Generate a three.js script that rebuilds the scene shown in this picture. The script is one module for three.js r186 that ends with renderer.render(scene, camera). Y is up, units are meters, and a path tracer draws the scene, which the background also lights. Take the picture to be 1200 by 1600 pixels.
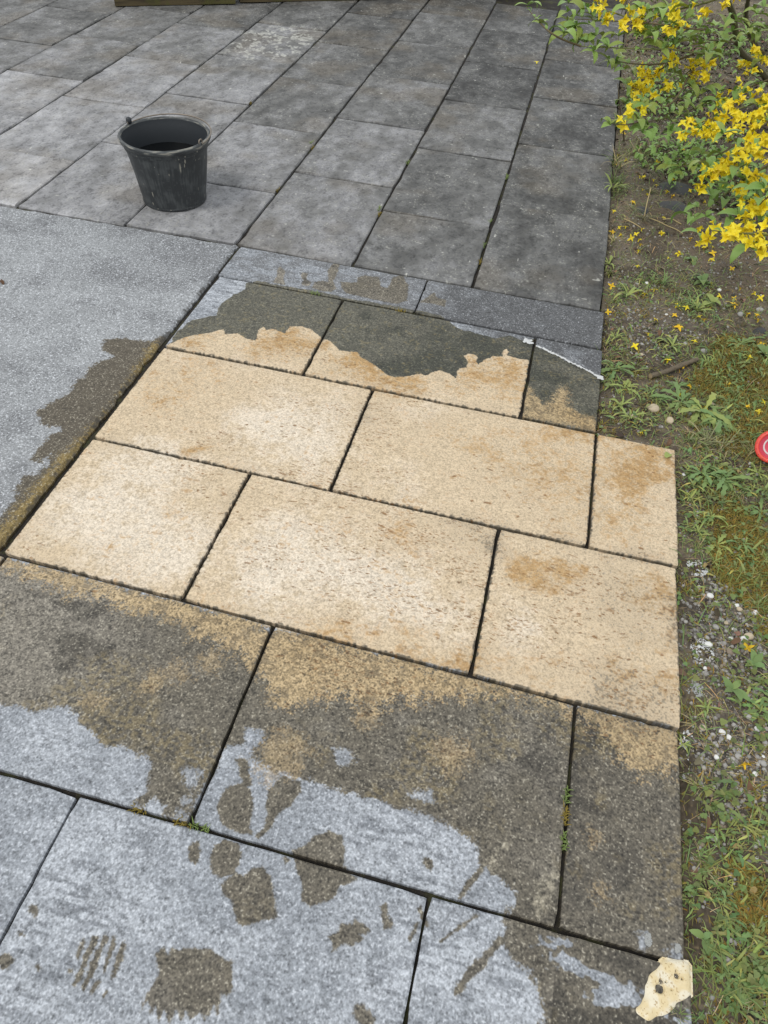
import * as THREE from 'three';
import { mergeGeometries, mergeVertices, toCreasedNormals } from 'three/addons/utils/BufferGeometryUtils.js';

// ---------------------------------------------------------------- camera, sky, sun, exposure
const scene = new THREE.Scene();
const camera = new THREE.PerspectiveCamera(70.6, 768 / 1024, 0.05, 200);
camera.position.set(0, 1.2439, 0);
camera.rotation.order = 'YXZ';
camera.rotation.set(THREE.MathUtils.degToRad(-48.024), THREE.MathUtils.degToRad(11.175), THREE.MathUtils.degToRad(3.815));
camera.updateMatrixWorld();

const skyW = 128, skyH = 64, skyData = new Float32Array(skyW * skyH * 4);
for (let j = 0; j < skyH; j++) for (let i = 0; i < skyW; i++) {
  const el = Math.max(0, Math.sin(((j + 0.5) / skyH - 0.5) * Math.PI)), k = (j * skyW + i) * 4;   // bright thin overcast, a little bluer overhead
  skyData[k] = 0.97 - 0.06 * el; skyData[k + 1] = 0.985 - 0.03 * el; skyData[k + 2] = 1.0; skyData[k + 3] = 1;
}
const sky = new THREE.DataTexture(skyData, skyW, skyH, THREE.RGBAFormat, THREE.FloatType);
sky.mapping = THREE.EquirectangularReflectionMapping; sky.magFilter = THREE.LinearFilter; sky.needsUpdate = true;
scene.background = sky; scene.environment = sky;

const sun = new THREE.DirectionalLight(new THREE.Color(1, 0.95, 0.87), 1.3);
sun.position.set(-3.2, 8, 1.5); sun.target.position.set(0, 0, -2.5);
sun.castShadow = true; sun.shadow.radius = 28; sun.shadow.mapSize.set(2048, 2048);
Object.assign(sun.shadow.camera, { left: -6, right: 6, top: 6, bottom: -6, near: 0.5, far: 25 });
scene.add(sun, sun.target);

const renderer = new THREE.WebGLRenderer({ antialias: true });
renderer.setSize(768, 1024);
renderer.shadowMap.enabled = true;
renderer.toneMapping = THREE.LinearToneMapping;
renderer.toneMappingExposure = 0.95;

// ---------------------------------------------------------------- traced plan of the place (metres: x right, z towards the viewer)
const D = {
  wet: {'front':[-1.163,-0.753,-0.976,-0.75,-0.557,-0.74,-0.358,-0.733,0.05,-0.737,0.251,-0.726,0.447,-0.727,0.478,-0.545,0.473,-0.239,0.239,-0.179,0.236,-0.209,0.238,-0.233,0.226,-0.254,0.211,-0.263,0.201,-0.273,0.18,-0.284,0.168,-0.3,0.173,-0.316,0.167,-0.323,0.168,-0.335,0.176,-0.354,0.18,-0.366,0.165,-0.381,0.137,-0.391,0.122,-0.396,0.115,-0.415,0.094,-0.436,0.056,-0.447,0.011,-0.452,-0.012,-0.455,-0.036,-0.45,-0.072,-0.457,-0.103,-0.449,-0.133,-0.458,-0.165,-0.456,-0.197,-0.455,-0.215,-0.459,-0.245,-0.459,-0.277,-0.46,-0.308,-0.472,-0.307,-0.484,-0.293,-0.504,-0.294,-0.522,-0.326,-0.516,-0.327,-0.489,-0.349,-0.476,-0.356,-0.45,-0.356,-0.409,-0.358,-0.378,-0.357,-0.338,-0.365,-0.338,-0.407,-0.34,-0.41,-0.351,-0.421,-0.361,-0.436,-0.357,-0.434,-0.344,-0.443,-0.337,-0.459,-0.337,-0.464,-0.349,-0.457,-0.362,-0.451,-0.368,-0.455,-0.379,-0.458,-0.402,-0.463,-0.415,-0.482,-0.425,-0.521,-0.429,-0.561,-0.424,-0.598,-0.442,-0.625,-0.46,-0.66,-0.466,-0.688,-0.459,-0.712,-0.447,-0.745,-0.448,-0.776,-0.445,-0.956,-0.422],'b1':[-0.328,-0.375,-0.328,-0.397,-0.317,-0.414,-0.297,-0.422,-0.278,-0.41,-0.266,-0.386,-0.262,-0.36,-0.251,-0.347,-0.273,-0.344,-0.307,-0.348],'b1n':[-0.326,-0.46,-0.309,-0.467,-0.28,-0.423,-0.295,-0.417],'b2':[-0.249,-0.395,-0.251,-0.428,-0.239,-0.452,-0.202,-0.453,-0.199,-0.437,-0.206,-0.407,-0.22,-0.398,-0.226,-0.369,-0.239,-0.343,-0.245,-0.345,-0.237,-0.383],'b3':[-0.343,-0.302,-0.34,-0.313,-0.33,-0.316,-0.321,-0.303,-0.318,-0.289,-0.32,-0.281,-0.332,-0.285,-0.34,-0.293],'b4':[-0.305,-0.297,-0.306,-0.317,-0.293,-0.327,-0.273,-0.331,-0.259,-0.319,-0.257,-0.3,-0.259,-0.282,-0.277,-0.275,-0.295,-0.28],'b5':[-0.274,-0.266,-0.256,-0.288,-0.244,-0.286,-0.238,-0.298,-0.22,-0.308,-0.202,-0.295,-0.189,-0.274,-0.173,-0.246,-0.176,-0.24,-0.183,-0.236,-0.192,-0.237,-0.2,-0.226,-0.217,-0.217,-0.229,-0.222,-0.242,-0.242,-0.264,-0.25],'b6':[-0.184,-0.344,-0.166,-0.354,-0.155,-0.372,-0.132,-0.386,-0.11,-0.384,-0.098,-0.357,-0.095,-0.342,-0.072,-0.329,-0.075,-0.318,-0.088,-0.31,-0.097,-0.289,-0.115,-0.278,-0.128,-0.271,-0.145,-0.276,-0.151,-0.298,-0.17,-0.318],'b7':[-0.194,-0.326,-0.19,-0.332,-0.181,-0.328,-0.185,-0.32],'b8':[-0.026,-0.298,-0.016,-0.305,-0.007,-0.289,0.003,-0.278,0.001,-0.272,-0.01,-0.27,-0.017,-0.286],'b9':[-0.09,-0.236,-0.075,-0.249,-0.074,-0.263,-0.059,-0.262,-0.056,-0.27,-0.034,-0.264,-0.03,-0.261,-0.046,-0.254,-0.038,-0.25,-0.051,-0.236,-0.061,-0.235,-0.073,-0.225,-0.078,-0.219,-0.08,-0.23],'b10':[0.025,-0.382,0.036,-0.387,0.046,-0.377,0.042,-0.367,0.031,-0.37],'b11':[-0.328,-0.148,-0.323,-0.163,-0.311,-0.158,-0.309,-0.169,-0.297,-0.165,-0.29,-0.172,-0.281,-0.174,-0.271,-0.174,-0.262,-0.177,-0.249,-0.179,-0.226,-0.171,-0.214,-0.171,-0.202,-0.136,-0.208,-0.127,-0.219,-0.132,-0.212,-0.107,-0.222,-0.115,-0.227,-0.096,-0.237,-0.104,-0.246,-0.088,-0.256,-0.099,-0.257,-0.084,-0.271,-0.096,-0.275,-0.081,-0.286,-0.094,-0.29,-0.079,-0.301,-0.092,-0.303,-0.079,-0.314,-0.094,-0.319,-0.081,-0.322,-0.098,-0.315,-0.118,-0.316,-0.134],'c0':[-0.434,-0.143,-0.438,-0.145,-0.441,-0.144,-0.441,-0.132,-0.439,-0.12,-0.436,-0.118,-0.434,-0.119,-0.433,-0.131],'c1':[-0.419,-0.151,-0.424,-0.154,-0.428,-0.152,-0.428,-0.119,-0.426,-0.087,-0.422,-0.085,-0.419,-0.087,-0.418,-0.118],'c2':[-0.406,-0.154,-0.41,-0.157,-0.415,-0.155,-0.414,-0.119,-0.411,-0.085,-0.407,-0.083,-0.404,-0.085,-0.404,-0.119],'c3':[-0.391,-0.155,-0.395,-0.157,-0.399,-0.155,-0.398,-0.135,-0.395,-0.115,-0.392,-0.112,-0.389,-0.114,-0.389,-0.134],'c4':[-0.389,-0.1,-0.393,-0.102,-0.396,-0.101,-0.397,-0.094,-0.396,-0.086,-0.393,-0.084,-0.39,-0.086,-0.389,-0.093],'c5':[-0.373,-0.154,-0.378,-0.157,-0.382,-0.155,-0.381,-0.133,-0.378,-0.111,-0.375,-0.109,-0.372,-0.111,-0.372,-0.132],'c6':[-0.373,-0.093,-0.376,-0.095,-0.379,-0.094,-0.38,-0.09,-0.379,-0.085,-0.376,-0.083,-0.374,-0.085,-0.372,-0.089],'c7':[-0.439,-0.107,-0.443,-0.106,-0.442,-0.102,-0.44,-0.101,-0.437,-0.1,-0.434,-0.101,-0.434,-0.104,-0.436,-0.106],'c8':[-0.548,-0.095,-0.547,-0.084,-0.534,-0.079,-0.526,-0.081,-0.522,-0.087,-0.522,-0.096,-0.534,-0.099,-0.542,-0.099],'c9':[-0.533,-0.166,-0.54,-0.166,-0.54,-0.161,-0.534,-0.154,-0.526,-0.15,-0.52,-0.15,-0.52,-0.154,-0.526,-0.161],'c10':[-0.553,-0.13,-0.556,-0.132,-0.558,-0.13,-0.558,-0.128,-0.557,-0.126,-0.554,-0.125,-0.553,-0.126,-0.552,-0.128],'c11':[-0.533,-0.132,-0.538,-0.131,-0.537,-0.127,-0.535,-0.125,-0.532,-0.125,-0.528,-0.126,-0.529,-0.129,-0.531,-0.131],'c12':[-0.486,-0.098,-0.489,-0.098,-0.49,-0.095,-0.488,-0.093,-0.485,-0.091,-0.482,-0.091,-0.482,-0.093,-0.483,-0.096],'d0':[0.173,-0.299,0.17,-0.305,0.163,-0.304,0.132,-0.262,0.106,-0.22,0.108,-0.215,0.114,-0.216,0.144,-0.256],'d1':[0.125,-0.226,0.121,-0.232,0.111,-0.23,0.106,-0.224,0.105,-0.217,0.109,-0.211,0.117,-0.213,0.122,-0.219],'d2':[0.128,-0.395,0.125,-0.4,0.12,-0.399,0.103,-0.371,0.09,-0.343,0.092,-0.339,0.096,-0.34,0.113,-0.367],'d3':[-0.016,-0.169,-0.026,-0.166,-0.027,-0.156,-0.017,-0.148,-0.003,-0.144,0.006,-0.146,0.006,-0.154,-0.004,-0.163],'d4':[0.126,-0.322,0.126,-0.325,0.123,-0.325,0.099,-0.301,0.077,-0.277,0.077,-0.274,0.08,-0.274,0.103,-0.298],'d5':[0.029,-0.264,0.031,-0.262,0.034,-0.263,0.038,-0.277,0.042,-0.292,0.04,-0.294,0.038,-0.293,0.033,-0.278],'d6':[0.039,-0.312,0.035,-0.311,0.034,-0.308,0.042,-0.298,0.051,-0.29,0.054,-0.29,0.055,-0.293,0.047,-0.302],'top':[-0.961,-1.535,-0.969,-1.618,-0.952,-1.682,-0.895,-1.725,-0.905,-1.788,-0.891,-1.842,-0.864,-1.89,-0.877,-1.929,-0.852,-1.949,-0.659,-1.949,-0.566,-1.941,-0.36,-1.943,-0.243,-1.933,-0.177,-1.882,-0.064,-1.87,-0.029,-1.895,0.011,-1.884,0.045,-1.901,0.057,-1.864,0.253,-1.769,0.298,-1.753,0.279,-1.544,0.252,-1.526,0.027,-1.526,-0.358,-1.534,-0.558,-1.534,-0.696,-1.536,-0.969,-1.535],'s1':[-0.81,-2.059,-0.783,-2.037,-0.777,-1.997,-0.756,-1.953,-0.797,-1.954,-0.8,-2.0,-0.81,-2.028],'s2':[-0.728,-2.044,-0.708,-2.041,-0.7,-2.002,-0.679,-1.994,-0.683,-1.972,-0.706,-1.97,-0.712,-1.998,-0.727,-2.024],'s3':[-0.669,-1.962,-0.671,-2.001,-0.649,-2.019,-0.632,-2.014,-0.652,-2.08,-0.65,-2.129,-0.628,-2.131,-0.619,-2.081,-0.62,-2.028,-0.596,-1.986,-0.602,-1.959,-0.629,-1.955],'s4':[-0.593,-2.027,-0.542,-2.039,-0.55,-2.067,-0.534,-2.088,-0.482,-2.095,-0.463,-2.04,-0.441,-2.037,-0.437,-2.11,-0.409,-2.13,-0.391,-2.094,-0.379,-2.078,-0.365,-1.983,-0.39,-1.956,-0.442,-1.958,-0.505,-1.962,-0.559,-1.968,-0.584,-2.0],'s5':[-0.325,-1.987,-0.292,-2.056,-0.277,-2.032,-0.244,-2.023,-0.242,-1.985,-0.28,-1.992],'conc':[-0.97,-1.554,-0.989,-1.578,-1.003,-1.574,-1.027,-1.543,-1.056,-1.54,-1.103,-1.535,-1.142,-1.516,-1.13,-1.474,-1.086,-1.447,-1.102,-1.43,-1.12,-1.385,-1.115,-1.342,-1.125,-1.302,-1.112,-1.272,-1.137,-1.237,-1.152,-1.192,-1.127,-1.153,-1.091,-1.138,-1.066,-1.146,-1.053,-1.13,-1.073,-1.114,-1.076,-1.084,-1.074,-1.03,-1.073,-1.015,-1.044,-1.023,-1.034,-1.049,-1.022,-1.0,-1.045,-0.978,-1.058,-0.952,-1.057,-0.924,-1.035,-0.916,-1.036,-0.879,-1.039,-0.847,-1.069,-0.752,-0.987,-0.636,-0.972,-0.751]},
  dry: {'p1':[-0.014,-0.481,0.003,-0.49,0.021,-0.49,0.025,-0.48,0.001,-0.471],'p2':[-0.17,-0.519,-0.158,-0.529,-0.138,-0.524,-0.118,-0.513,-0.137,-0.499,-0.156,-0.503],'p3':[-0.406,-0.413,-0.402,-0.42,-0.384,-0.425,-0.371,-0.416,-0.375,-0.399,-0.385,-0.395,-0.399,-0.4],'p4':[-0.386,-0.353,-0.379,-0.358,-0.37,-0.355,-0.368,-0.346,-0.375,-0.34,-0.383,-0.344],'p5':[-0.385,-0.376,-0.373,-0.382,-0.368,-0.369,-0.377,-0.364],'p6':[0.374,-0.359,0.379,-0.364,0.385,-0.355,0.381,-0.341,0.372,-0.343],'p7':[0.412,-0.349,0.427,-0.359,0.437,-0.351,0.433,-0.341,0.417,-0.341]},
  tan: [-0.97,-1.538,-0.947,-1.581,-0.92,-1.61,-0.873,-1.639,-0.845,-1.668,-0.832,-1.645,-0.798,-1.659,-0.765,-1.643,-0.736,-1.642,-0.745,-1.673,-0.747,-1.699,-0.741,-1.715,-0.725,-1.703,-0.708,-1.712,-0.668,-1.701,-0.667,-1.736,-0.635,-1.749,-0.604,-1.745,-0.565,-1.717,-0.551,-1.708,-0.533,-1.707,-0.503,-1.683,-0.493,-1.67,-0.443,-1.676,-0.421,-1.651,-0.39,-1.642,-0.363,-1.622,-0.333,-1.601,-0.31,-1.596,-0.272,-1.614,-0.245,-1.632,-0.229,-1.628,-0.2,-1.667,-0.167,-1.656,-0.146,-1.644,-0.146,-1.691,-0.123,-1.698,-0.126,-1.728,-0.14,-1.753,-0.131,-1.768,-0.112,-1.768,-0.102,-1.755,-0.102,-1.732,-0.092,-1.723,-0.085,-1.751,-0.064,-1.764,-0.061,-1.778,-0.034,-1.786,-0.034,-1.816,-0.026,-1.825,-0.016,-1.811,-0.022,-1.793,0.013,-1.788,0.041,-1.79,0.045,-1.753,0.051,-1.617,0.051,-1.528,0.146,-1.528,0.264,-1.524,0.511,-1.594,0.506,-1.131,0.498,-0.727,0.447,-0.729,0.251,-0.725,0.05,-0.738,-0.358,-0.734,-0.557,-0.74,-0.974,-0.754,-1.022,-0.751],
  tan3: [0.048,-1.527,0.053,-1.662,0.07,-1.64,0.087,-1.608,0.118,-1.593,0.124,-1.62,0.135,-1.661,0.15,-1.695,0.164,-1.67,0.174,-1.607,0.202,-1.582,0.236,-1.579,0.257,-1.564,0.274,-1.522],
  streak: [[0.248,-0.415,0.242,-0.425,0.23,-0.421,0.208,-0.379,0.193,-0.338,0.197,-0.33,0.207,-0.334,0.229,-0.373],[0.177,-0.472,0.175,-0.476,0.171,-0.475,0.149,-0.438,0.131,-0.402,0.132,-0.398,0.136,-0.399,0.157,-0.435]],
  tanlow: [-0.976,-0.75,-0.557,-0.74,-0.358,-0.733,0.05,-0.737,0.251,-0.726,0.464,-0.724,0.461,-0.661,0.416,-0.643,0.371,-0.625,0.343,-0.635,0.319,-0.666,0.283,-0.695,0.247,-0.701,0.203,-0.716,0.167,-0.717,0.131,-0.71,0.106,-0.714,0.061,-0.685,0.013,-0.677,-0.045,-0.656,-0.102,-0.639,-0.114,-0.613,-0.144,-0.608,-0.174,-0.626,-0.219,-0.611,-0.243,-0.587,-0.283,-0.577,-0.312,-0.606,-0.335,-0.618,-0.367,-0.633,-0.391,-0.655,-0.422,-0.672,-0.462,-0.673,-0.505,-0.676,-0.552,-0.691,-0.597,-0.698,-0.649,-0.691,-0.713,-0.705,-0.796,-0.699,-0.875,-0.71,-0.952,-0.714],
  conctan: [-0.977,-1.552,-1.009,-1.545,-1.006,-1.492,-0.994,-1.38,-0.988,-1.297,-0.99,-1.216,-1.002,-1.111,-1.016,-1.048,-1.01,-0.982,-1.012,-0.917,-1.015,-0.835,-1.017,-0.767,-0.97,-0.741,-0.971,-0.877,-0.966,-1.139,-0.972,-1.366],
  tspots: [[0.039,-0.569,0.039],[-0.613,-0.496,0.019],[-0.251,-0.487,0.048],[-0.528,-0.556,0.026],[-0.498,-0.59,0.024],[-0.443,-0.626,0.027],[-0.122,-0.597,0.026],[-0.299,-0.589,0.016],[0.31,-0.409,0.009],[0.31,-0.405,0.006],[0.294,-0.486,0.007],[0.371,-0.655,0.035]],
  foampoly: [0.375,-0.259,0.384,-0.27,0.387,-0.279,0.387,-0.295,0.391,-0.305,0.402,-0.318,0.41,-0.33,0.421,-0.333,0.434,-0.334,0.445,-0.331,0.448,-0.325,0.448,-0.31,0.439,-0.302,0.433,-0.294,0.425,-0.288,0.419,-0.279,0.411,-0.272,0.402,-0.264,0.391,-0.26,0.384,-0.256],
  foamholes: [[0.402,-0.295,0.0113],[0.427,-0.318,0.0067],[0.404,-0.305,0.0059],[0.435,-0.316,0.0027],[0.411,-0.306,0.0024],[0.426,-0.324,0.0022],[0.419,-0.298,0.0022],[0.397,-0.29,0.0022]],
  foamline: [0.057,-1.864,0.081,-1.855,0.104,-1.843,0.129,-1.834,0.155,-1.817,0.187,-1.801,0.216,-1.788,0.238,-1.771,0.253,-1.769],
  foamspot: [0.034,-1.881],
  fallen: [[0.454,-2.555],[0.602,-2.584],[0.667,-2.534],[0.346,-2.447],[0.265,-2.303],[0.402,-2.311],[0.373,-2.279],[0.617,-2.349],[0.684,-2.404],[0.593,-2.411],[0.66,-2.336],[0.658,-2.301],[0.725,-2.389],[0.745,-2.364],[0.261,-2.144],[0.47,-2.218],[0.502,-2.222],[0.464,-2.167],[0.406,-2.132],[0.543,-2.184],[0.556,-2.172],[0.478,-2.109],[0.384,-2.039],[0.525,-2.052],[0.692,-2.241],[0.721,-2.242],[0.722,-2.213],[0.345,-1.96],[0.449,-1.948],[0.443,-1.927],[0.488,-1.92],[0.719,-2.079],[0.673,-1.989],[0.501,-1.859],[0.506,-1.832],[0.48,-1.777],[0.614,-1.859],[0.698,-1.798],[0.543,-1.724],[0.684,-1.75],[0.654,-1.76],[0.37,-1.573],[0.271,-3.654],[0.256,-3.446],[0.244,-3.26],[0.288,-3.383],[0.421,-3.41],[0.454,-3.405],[0.348,-3.2],[0.364,-3.198],[0.403,-3.192],[0.36,-3.084],[0.381,-3.05],[0.418,-3.158],[0.323,-2.945],[0.25,-2.815],[0.255,-2.698],[0.279,-2.729],[0.3,-2.733],[0.281,-2.656],[0.319,-2.638],[0.348,-2.635],[0.355,-2.607],[0.359,-2.733],[0.339,-2.685],[0.431,-2.736],[0.442,-2.868],[0.478,-3.073],[0.514,-3.009],[0.519,-3.187],[0.479,-3.196],[0.459,-3.115],[0.485,-3.25],[0.348,-2.557],[0.492,-2.606],[0.424,-3.398],[0.555,-3.626],[0.532,-3.575],[0.558,-3.39],[0.581,-3.354],[0.552,-3.162],[0.603,-3.071],[0.458,-3.114],[0.433,-2.738],[0.672,-2.995],[0.537,-2.731],[0.585,-2.685],[0.615,-2.696],[0.553,-2.687],[0.685,-2.675],[0.721,-2.699],[0.492,-2.606],[0.613,-2.651],[0.747,-3.083],[0.588,-0.952],[0.559,-0.689]],
  stones: [[0.491,-3.18,0.075,0.04],[0.479,-2.99,0.06,0.035],[0.354,-2.906,0.03,0.022],[0.726,-2.167,0.022,0.016]],
  stems2: [[0.386,-2.841,0.421,-2.826,0.457,-2.806,0.487,-2.79,0.511,-2.763],[0.438,-2.854,0.469,-2.864,0.493,-2.862,0.509,-2.846],[0.367,-2.839,0.371,-2.913,0.378,-2.996],[0.291,-2.791,0.323,-2.765,0.356,-2.755]],
  slabpetal: [-0.213,-4.461],
  weeds: [[0.315,-2.259,0.074,'strap',5],[0.433,-2.365,0.067,'blade',12],[0.566,-2.417,0.054,'broad',6],[0.539,-2.238,0.052,'strap',8],[0.593,-2.306,0.048,'broad',6],[0.286,-1.994,0.032,'strap',5],[0.458,-2.025,0.053,'strap',5],[0.294,-1.849,0.065,'saw',8],[0.325,-1.766,0.056,'saw',8],[0.31,-1.673,0.047,'strap',7],[0.341,-1.627,0.046,'strap',7],[0.473,-1.827,0.038,'saw',6],[0.66,-2.071,0.061,'saw',9],[0.722,-2.023,0.044,'broad',6],[0.561,-1.956,0.039,'strap',7],[0.474,-1.738,0.081,'saw',8],[0.53,-1.712,0.084,'saw',10],[0.568,-1.682,0.072,'saw',9],[0.523,-1.452,0.057,'saw',8],[0.57,-1.45,0.066,'saw',10],[0.655,-1.362,0.045,'saw',9],[0.548,-1.232,0.052,'saw',8],[0.6,-1.241,0.04,'saw',6],[0.5,-1.254,0.028,'strap',6],[0.535,-1.174,0.021,'strap',7],[0.546,-0.839,0.033,'broad',5],[0.598,-0.813,0.046,'saw',6],[0.474,-0.383,0.024,'broad',5],[0.504,-0.341,0.036,'saw',5],[0.563,-0.356,0.03,'broad',6],[0.517,-0.313,0.025,'broad',6],[0.239,-3.04,0.069,'strap',7],[0.253,-2.458,0.051,'strap',8],[0.438,-1.944,0.035,'saw',5],[0.514,-2.257,0.048,'blade',10],[0.535,-1.31,0.031,'strap',6],[0.655,-1.491,0.037,'saw',6],[0.639,-1.91,0.039,'saw',6],[0.392,-1.757,0.041,'saw',6],[0.535,-2.562,0.038,'broad',5],[0.612,-1.78,0.033,'saw',5],[0.495,-0.787,0.028,'strap',6],[0.596,-0.916,0.029,'broad',6],[0.445,-0.694,0.019,'strap',5],[0.492,-1.374,0.032,'strap',6]],
  tufts: [[0.244,-3.104,0.06,0],[0.25,-3.266,0.073,0],[0.532,-1.578,0.059,1],[0.581,-1.567,0.052,1],[0.491,-1.579,0.038,0],[0.575,-1.153,0.035,0],[0.482,-0.629,0.03,2],[0.487,-0.5,0.037,2],[0.534,-0.379,0.028,0],[0.5,-1.198,0.027,0],[0.623,-1.077,0.034,0],[0.262,-2.402,0.045,0],[0.318,-2.894,0.051,2],[0.335,-3.471,0.065,1],[0.404,-3.533,0.066,1],[0.39,-3.094,0.038,0],[0.296,-2.777,0.04,2],[0.265,-2.638,0.043,2],[0.476,-0.755,0.032,2],[0.572,-0.586,0.027,2],[0.519,-0.307,0.025,1],[0.644,-1.22,0.033,0],[0.43,-0.268,0.019,0],[0.483,-2.247,0.035,0],[0.571,-1.003,0.019,0],[0.244,-3.743,0.075,0],[0.297,-4.019,0.073,0],[0.431,-3.401,0.052,1],[0.367,-2.828,0.04,1],[0.645,-1.561,0.041,1],[0.609,-1.408,0.036,0]],
  pebbles: [[0.522,-0.745,0.007,0],[0.535,-0.738,0.006,0],[0.487,-0.743,0.006,1],[0.55,-0.706,0.006,2],[0.495,-0.621,0.007,3],[0.535,-0.589,0.006,2],[0.51,-0.693,0.005,0],[0.576,-0.792,0.005,2],[0.589,-0.769,0.005,0],[0.601,-0.744,0.006,2],[0.521,-1.073,0.007,0],[0.534,-1.059,0.006,2],[0.578,-1.064,0.006,0],[0.583,-1.055,0.007,1],[0.617,-1.058,0.007,0],[0.511,-0.943,0.008,0],[0.53,-0.994,0.007,2],[0.51,-0.962,0.005,2],[0.56,-0.974,0.005,0],[0.586,-0.977,0.008,0],[0.597,-0.99,0.01,1],[0.554,-0.937,0.008,3],[0.566,-1.002,0.004,0],[0.543,-1.017,0.006,2],[0.552,-1.011,0.006,1],[0.399,-1.686,0.016,1],[0.445,-1.65,0.011,1],[0.562,-1.759,0.009,1],[0.553,-2.02,0.01,2],[0.349,-1.637,0.009,1],[0.492,-0.933,0.004,0],[0.58,-0.958,0.004,2],[0.536,-0.899,0.004,3],[0.501,-0.882,0.004,0],[0.557,-0.825,0.004,2],[0.594,-0.703,0.006,2],[0.579,-0.681,0.005,0],[0.595,-0.716,0.004,0],[0.504,-0.679,0.004,1],[0.586,-0.876,0.004,2],[0.552,-0.717,0.005,2],[0.506,-0.608,0.003,2],[0.572,-0.559,0.003,0],[0.568,-0.53,0.003,0],[0.502,-0.546,0.004,0],[0.504,-0.536,0.003,0],[0.465,-0.505,0.003,2],[0.582,-0.567,0.004,2],[0.476,-1.445,0.005,0],[0.484,-2.287,0.009,2],[0.619,-2.392,0.007,0],[0.674,-2.251,0.009,2],[0.501,-2.049,0.008,2],[0.738,-2.29,0.011,2],[0.38,-2.356,0.007,0],[0.441,-2.175,0.006,0],[0.367,-1.938,0.006,1]],
  stick: [0.392,-1.831,0.432,-1.866,0.479,-1.915,0.53,-1.964],
  leaves: [[0.539,-1.46,0]],
  litter: [[0.56,-0.661,0],[0.65,-1.251,0],[0.517,-1.155,1],[0.484,-0.444,1],[0.523,-1.55,1],[0.606,-1.477,1],[0.593,-0.76,1],[0.441,-1.564,0],[0.527,-0.293,1],[0.562,-0.481,1],[0.482,-0.579,0],[0.576,-0.973,0],[0.529,-0.537,1],[0.363,-1.904,0],[0.421,-2.076,0]],
  soilfoam: [[0.494,-1.139,0.024,0.018,1],[0.501,-0.92,0.027,0.032,1],[0.478,-0.822,0.018,0.013,0],[0.459,-0.714,0.011,0.019,1],[0.456,-0.678,0.008,0.012,1],[0.454,-0.647,0.009,0.016,0],[0.431,-0.354,0.005,0.007,0],[0.386,-0.358,0.006,0.009,0]],
  twigs: [[-0.069,0.5,-2.966,-0.002,0.52,-2.84,0.065,0.54,-2.776,0.124,0.55,-2.756,0.221,0.56,-2.745,0.281,0.56,-2.77,0.351,0.55,-2.804,0.444,0.52,-2.944,0.576,0.44,-3.37],[-0.221,0.55,-3.115,-0.152,0.56,-2.891,-0.102,0.56,-2.783,-0.062,0.54,-2.808,-0.002,0.52,-2.84],[-0.025,0.57,-2.944,0.027,0.58,-2.916,0.087,0.6,-2.84,0.202,0.62,-2.775,0.3,0.62,-2.768,0.39,0.6,-2.877,0.485,0.58,-3.09],[-0.075,0.6,-3.019,-0.005,0.6,-3.025,0.033,0.61,-2.929,0.087,0.62,-2.845,0.116,0.62,-2.819,0.199,0.63,-2.812,0.267,0.66,-2.792,0.326,0.7,-2.709,0.364,0.75,-2.584],[0.122,0.46,-2.955,0.172,0.48,-2.873,0.243,0.49,-2.853,0.303,0.5,-2.875,0.355,0.54,-2.824],[0.179,0.6,-2.791,0.205,0.6,-2.817,0.241,0.58,-2.814,0.313,0.57,-2.85,0.392,0.55,-2.965,0.554,0.47,-3.324],[0.282,0.42,-2.819,0.298,0.43,-2.805,0.341,0.45,-2.872,0.379,0.48,-2.904,0.441,0.51,-2.938,0.513,0.48,-3.126],[0.462,0.46,-3.061,0.521,0.46,-3.063,0.601,0.42,-3.175,0.732,0.32,-3.44,0.984,0.1,-4.034],[0.274,0.36,-2.725,0.338,0.37,-2.762,0.379,0.38,-2.784,0.46,0.42,-2.826,0.548,0.45,-2.858,0.603,0.5,-2.807,0.652,0.55,-2.746],[0.381,0.4,-2.609,0.438,0.41,-2.652,0.498,0.43,-2.677,0.513,0.44,-2.676,0.564,0.47,-2.677,0.587,0.5,-2.648,0.636,0.55,-2.619],[0.136,0.38,-2.601,0.176,0.38,-2.6,0.237,0.38,-2.652,0.271,0.4,-2.693,0.327,0.42,-2.742,0.379,0.48,-2.904],[0.406,0.38,-2.246,0.45,0.4,-2.279,0.481,0.43,-2.26,0.509,0.46,-2.282,0.549,0.5,-2.285,0.603,0.55,-2.289],[0.397,0.4,-1.902,0.413,0.43,-1.835,0.437,0.45,-1.791,0.469,0.48,-1.737,0.496,0.5,-1.699,0.544,0.52,-1.666],[0.463,0.4,-1.953,0.487,0.42,-1.962,0.511,0.45,-1.959,0.523,0.48,-1.95,0.566,0.54,-1.963],[0.375,0.24,-2.653,0.399,0.26,-2.643,0.446,0.3,-2.606,0.501,0.34,-2.589,0.542,0.4,-2.546,0.594,0.46,-2.552,0.658,0.5,-2.62],[0.42,0.3,-2.192,0.46,0.3,-2.269,0.501,0.3,-2.349,0.533,0.34,-2.357,0.572,0.38,-2.365,0.639,0.46,-2.321],[0.195,0.4,-2.916,0.228,0.4,-2.896,0.266,0.42,-2.994,0.303,0.5,-2.875],[0.464,0.5,-2.286,0.482,0.53,-2.141,0.505,0.56,-2.026,0.535,0.6,-1.873],[0.452,0.62,-3.019,0.487,0.62,-2.956,0.549,0.6,-2.993,0.675,0.55,-3.103],[0.532,0.55,-3.158,0.582,0.52,-3.107,0.632,0.5,-3.093,0.736,0.46,-3.103],[0.158,0.36,-3.071,0.183,0.3,-3.032,0.207,0.25,-3.025,0.247,0.12,-3.212]],
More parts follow.
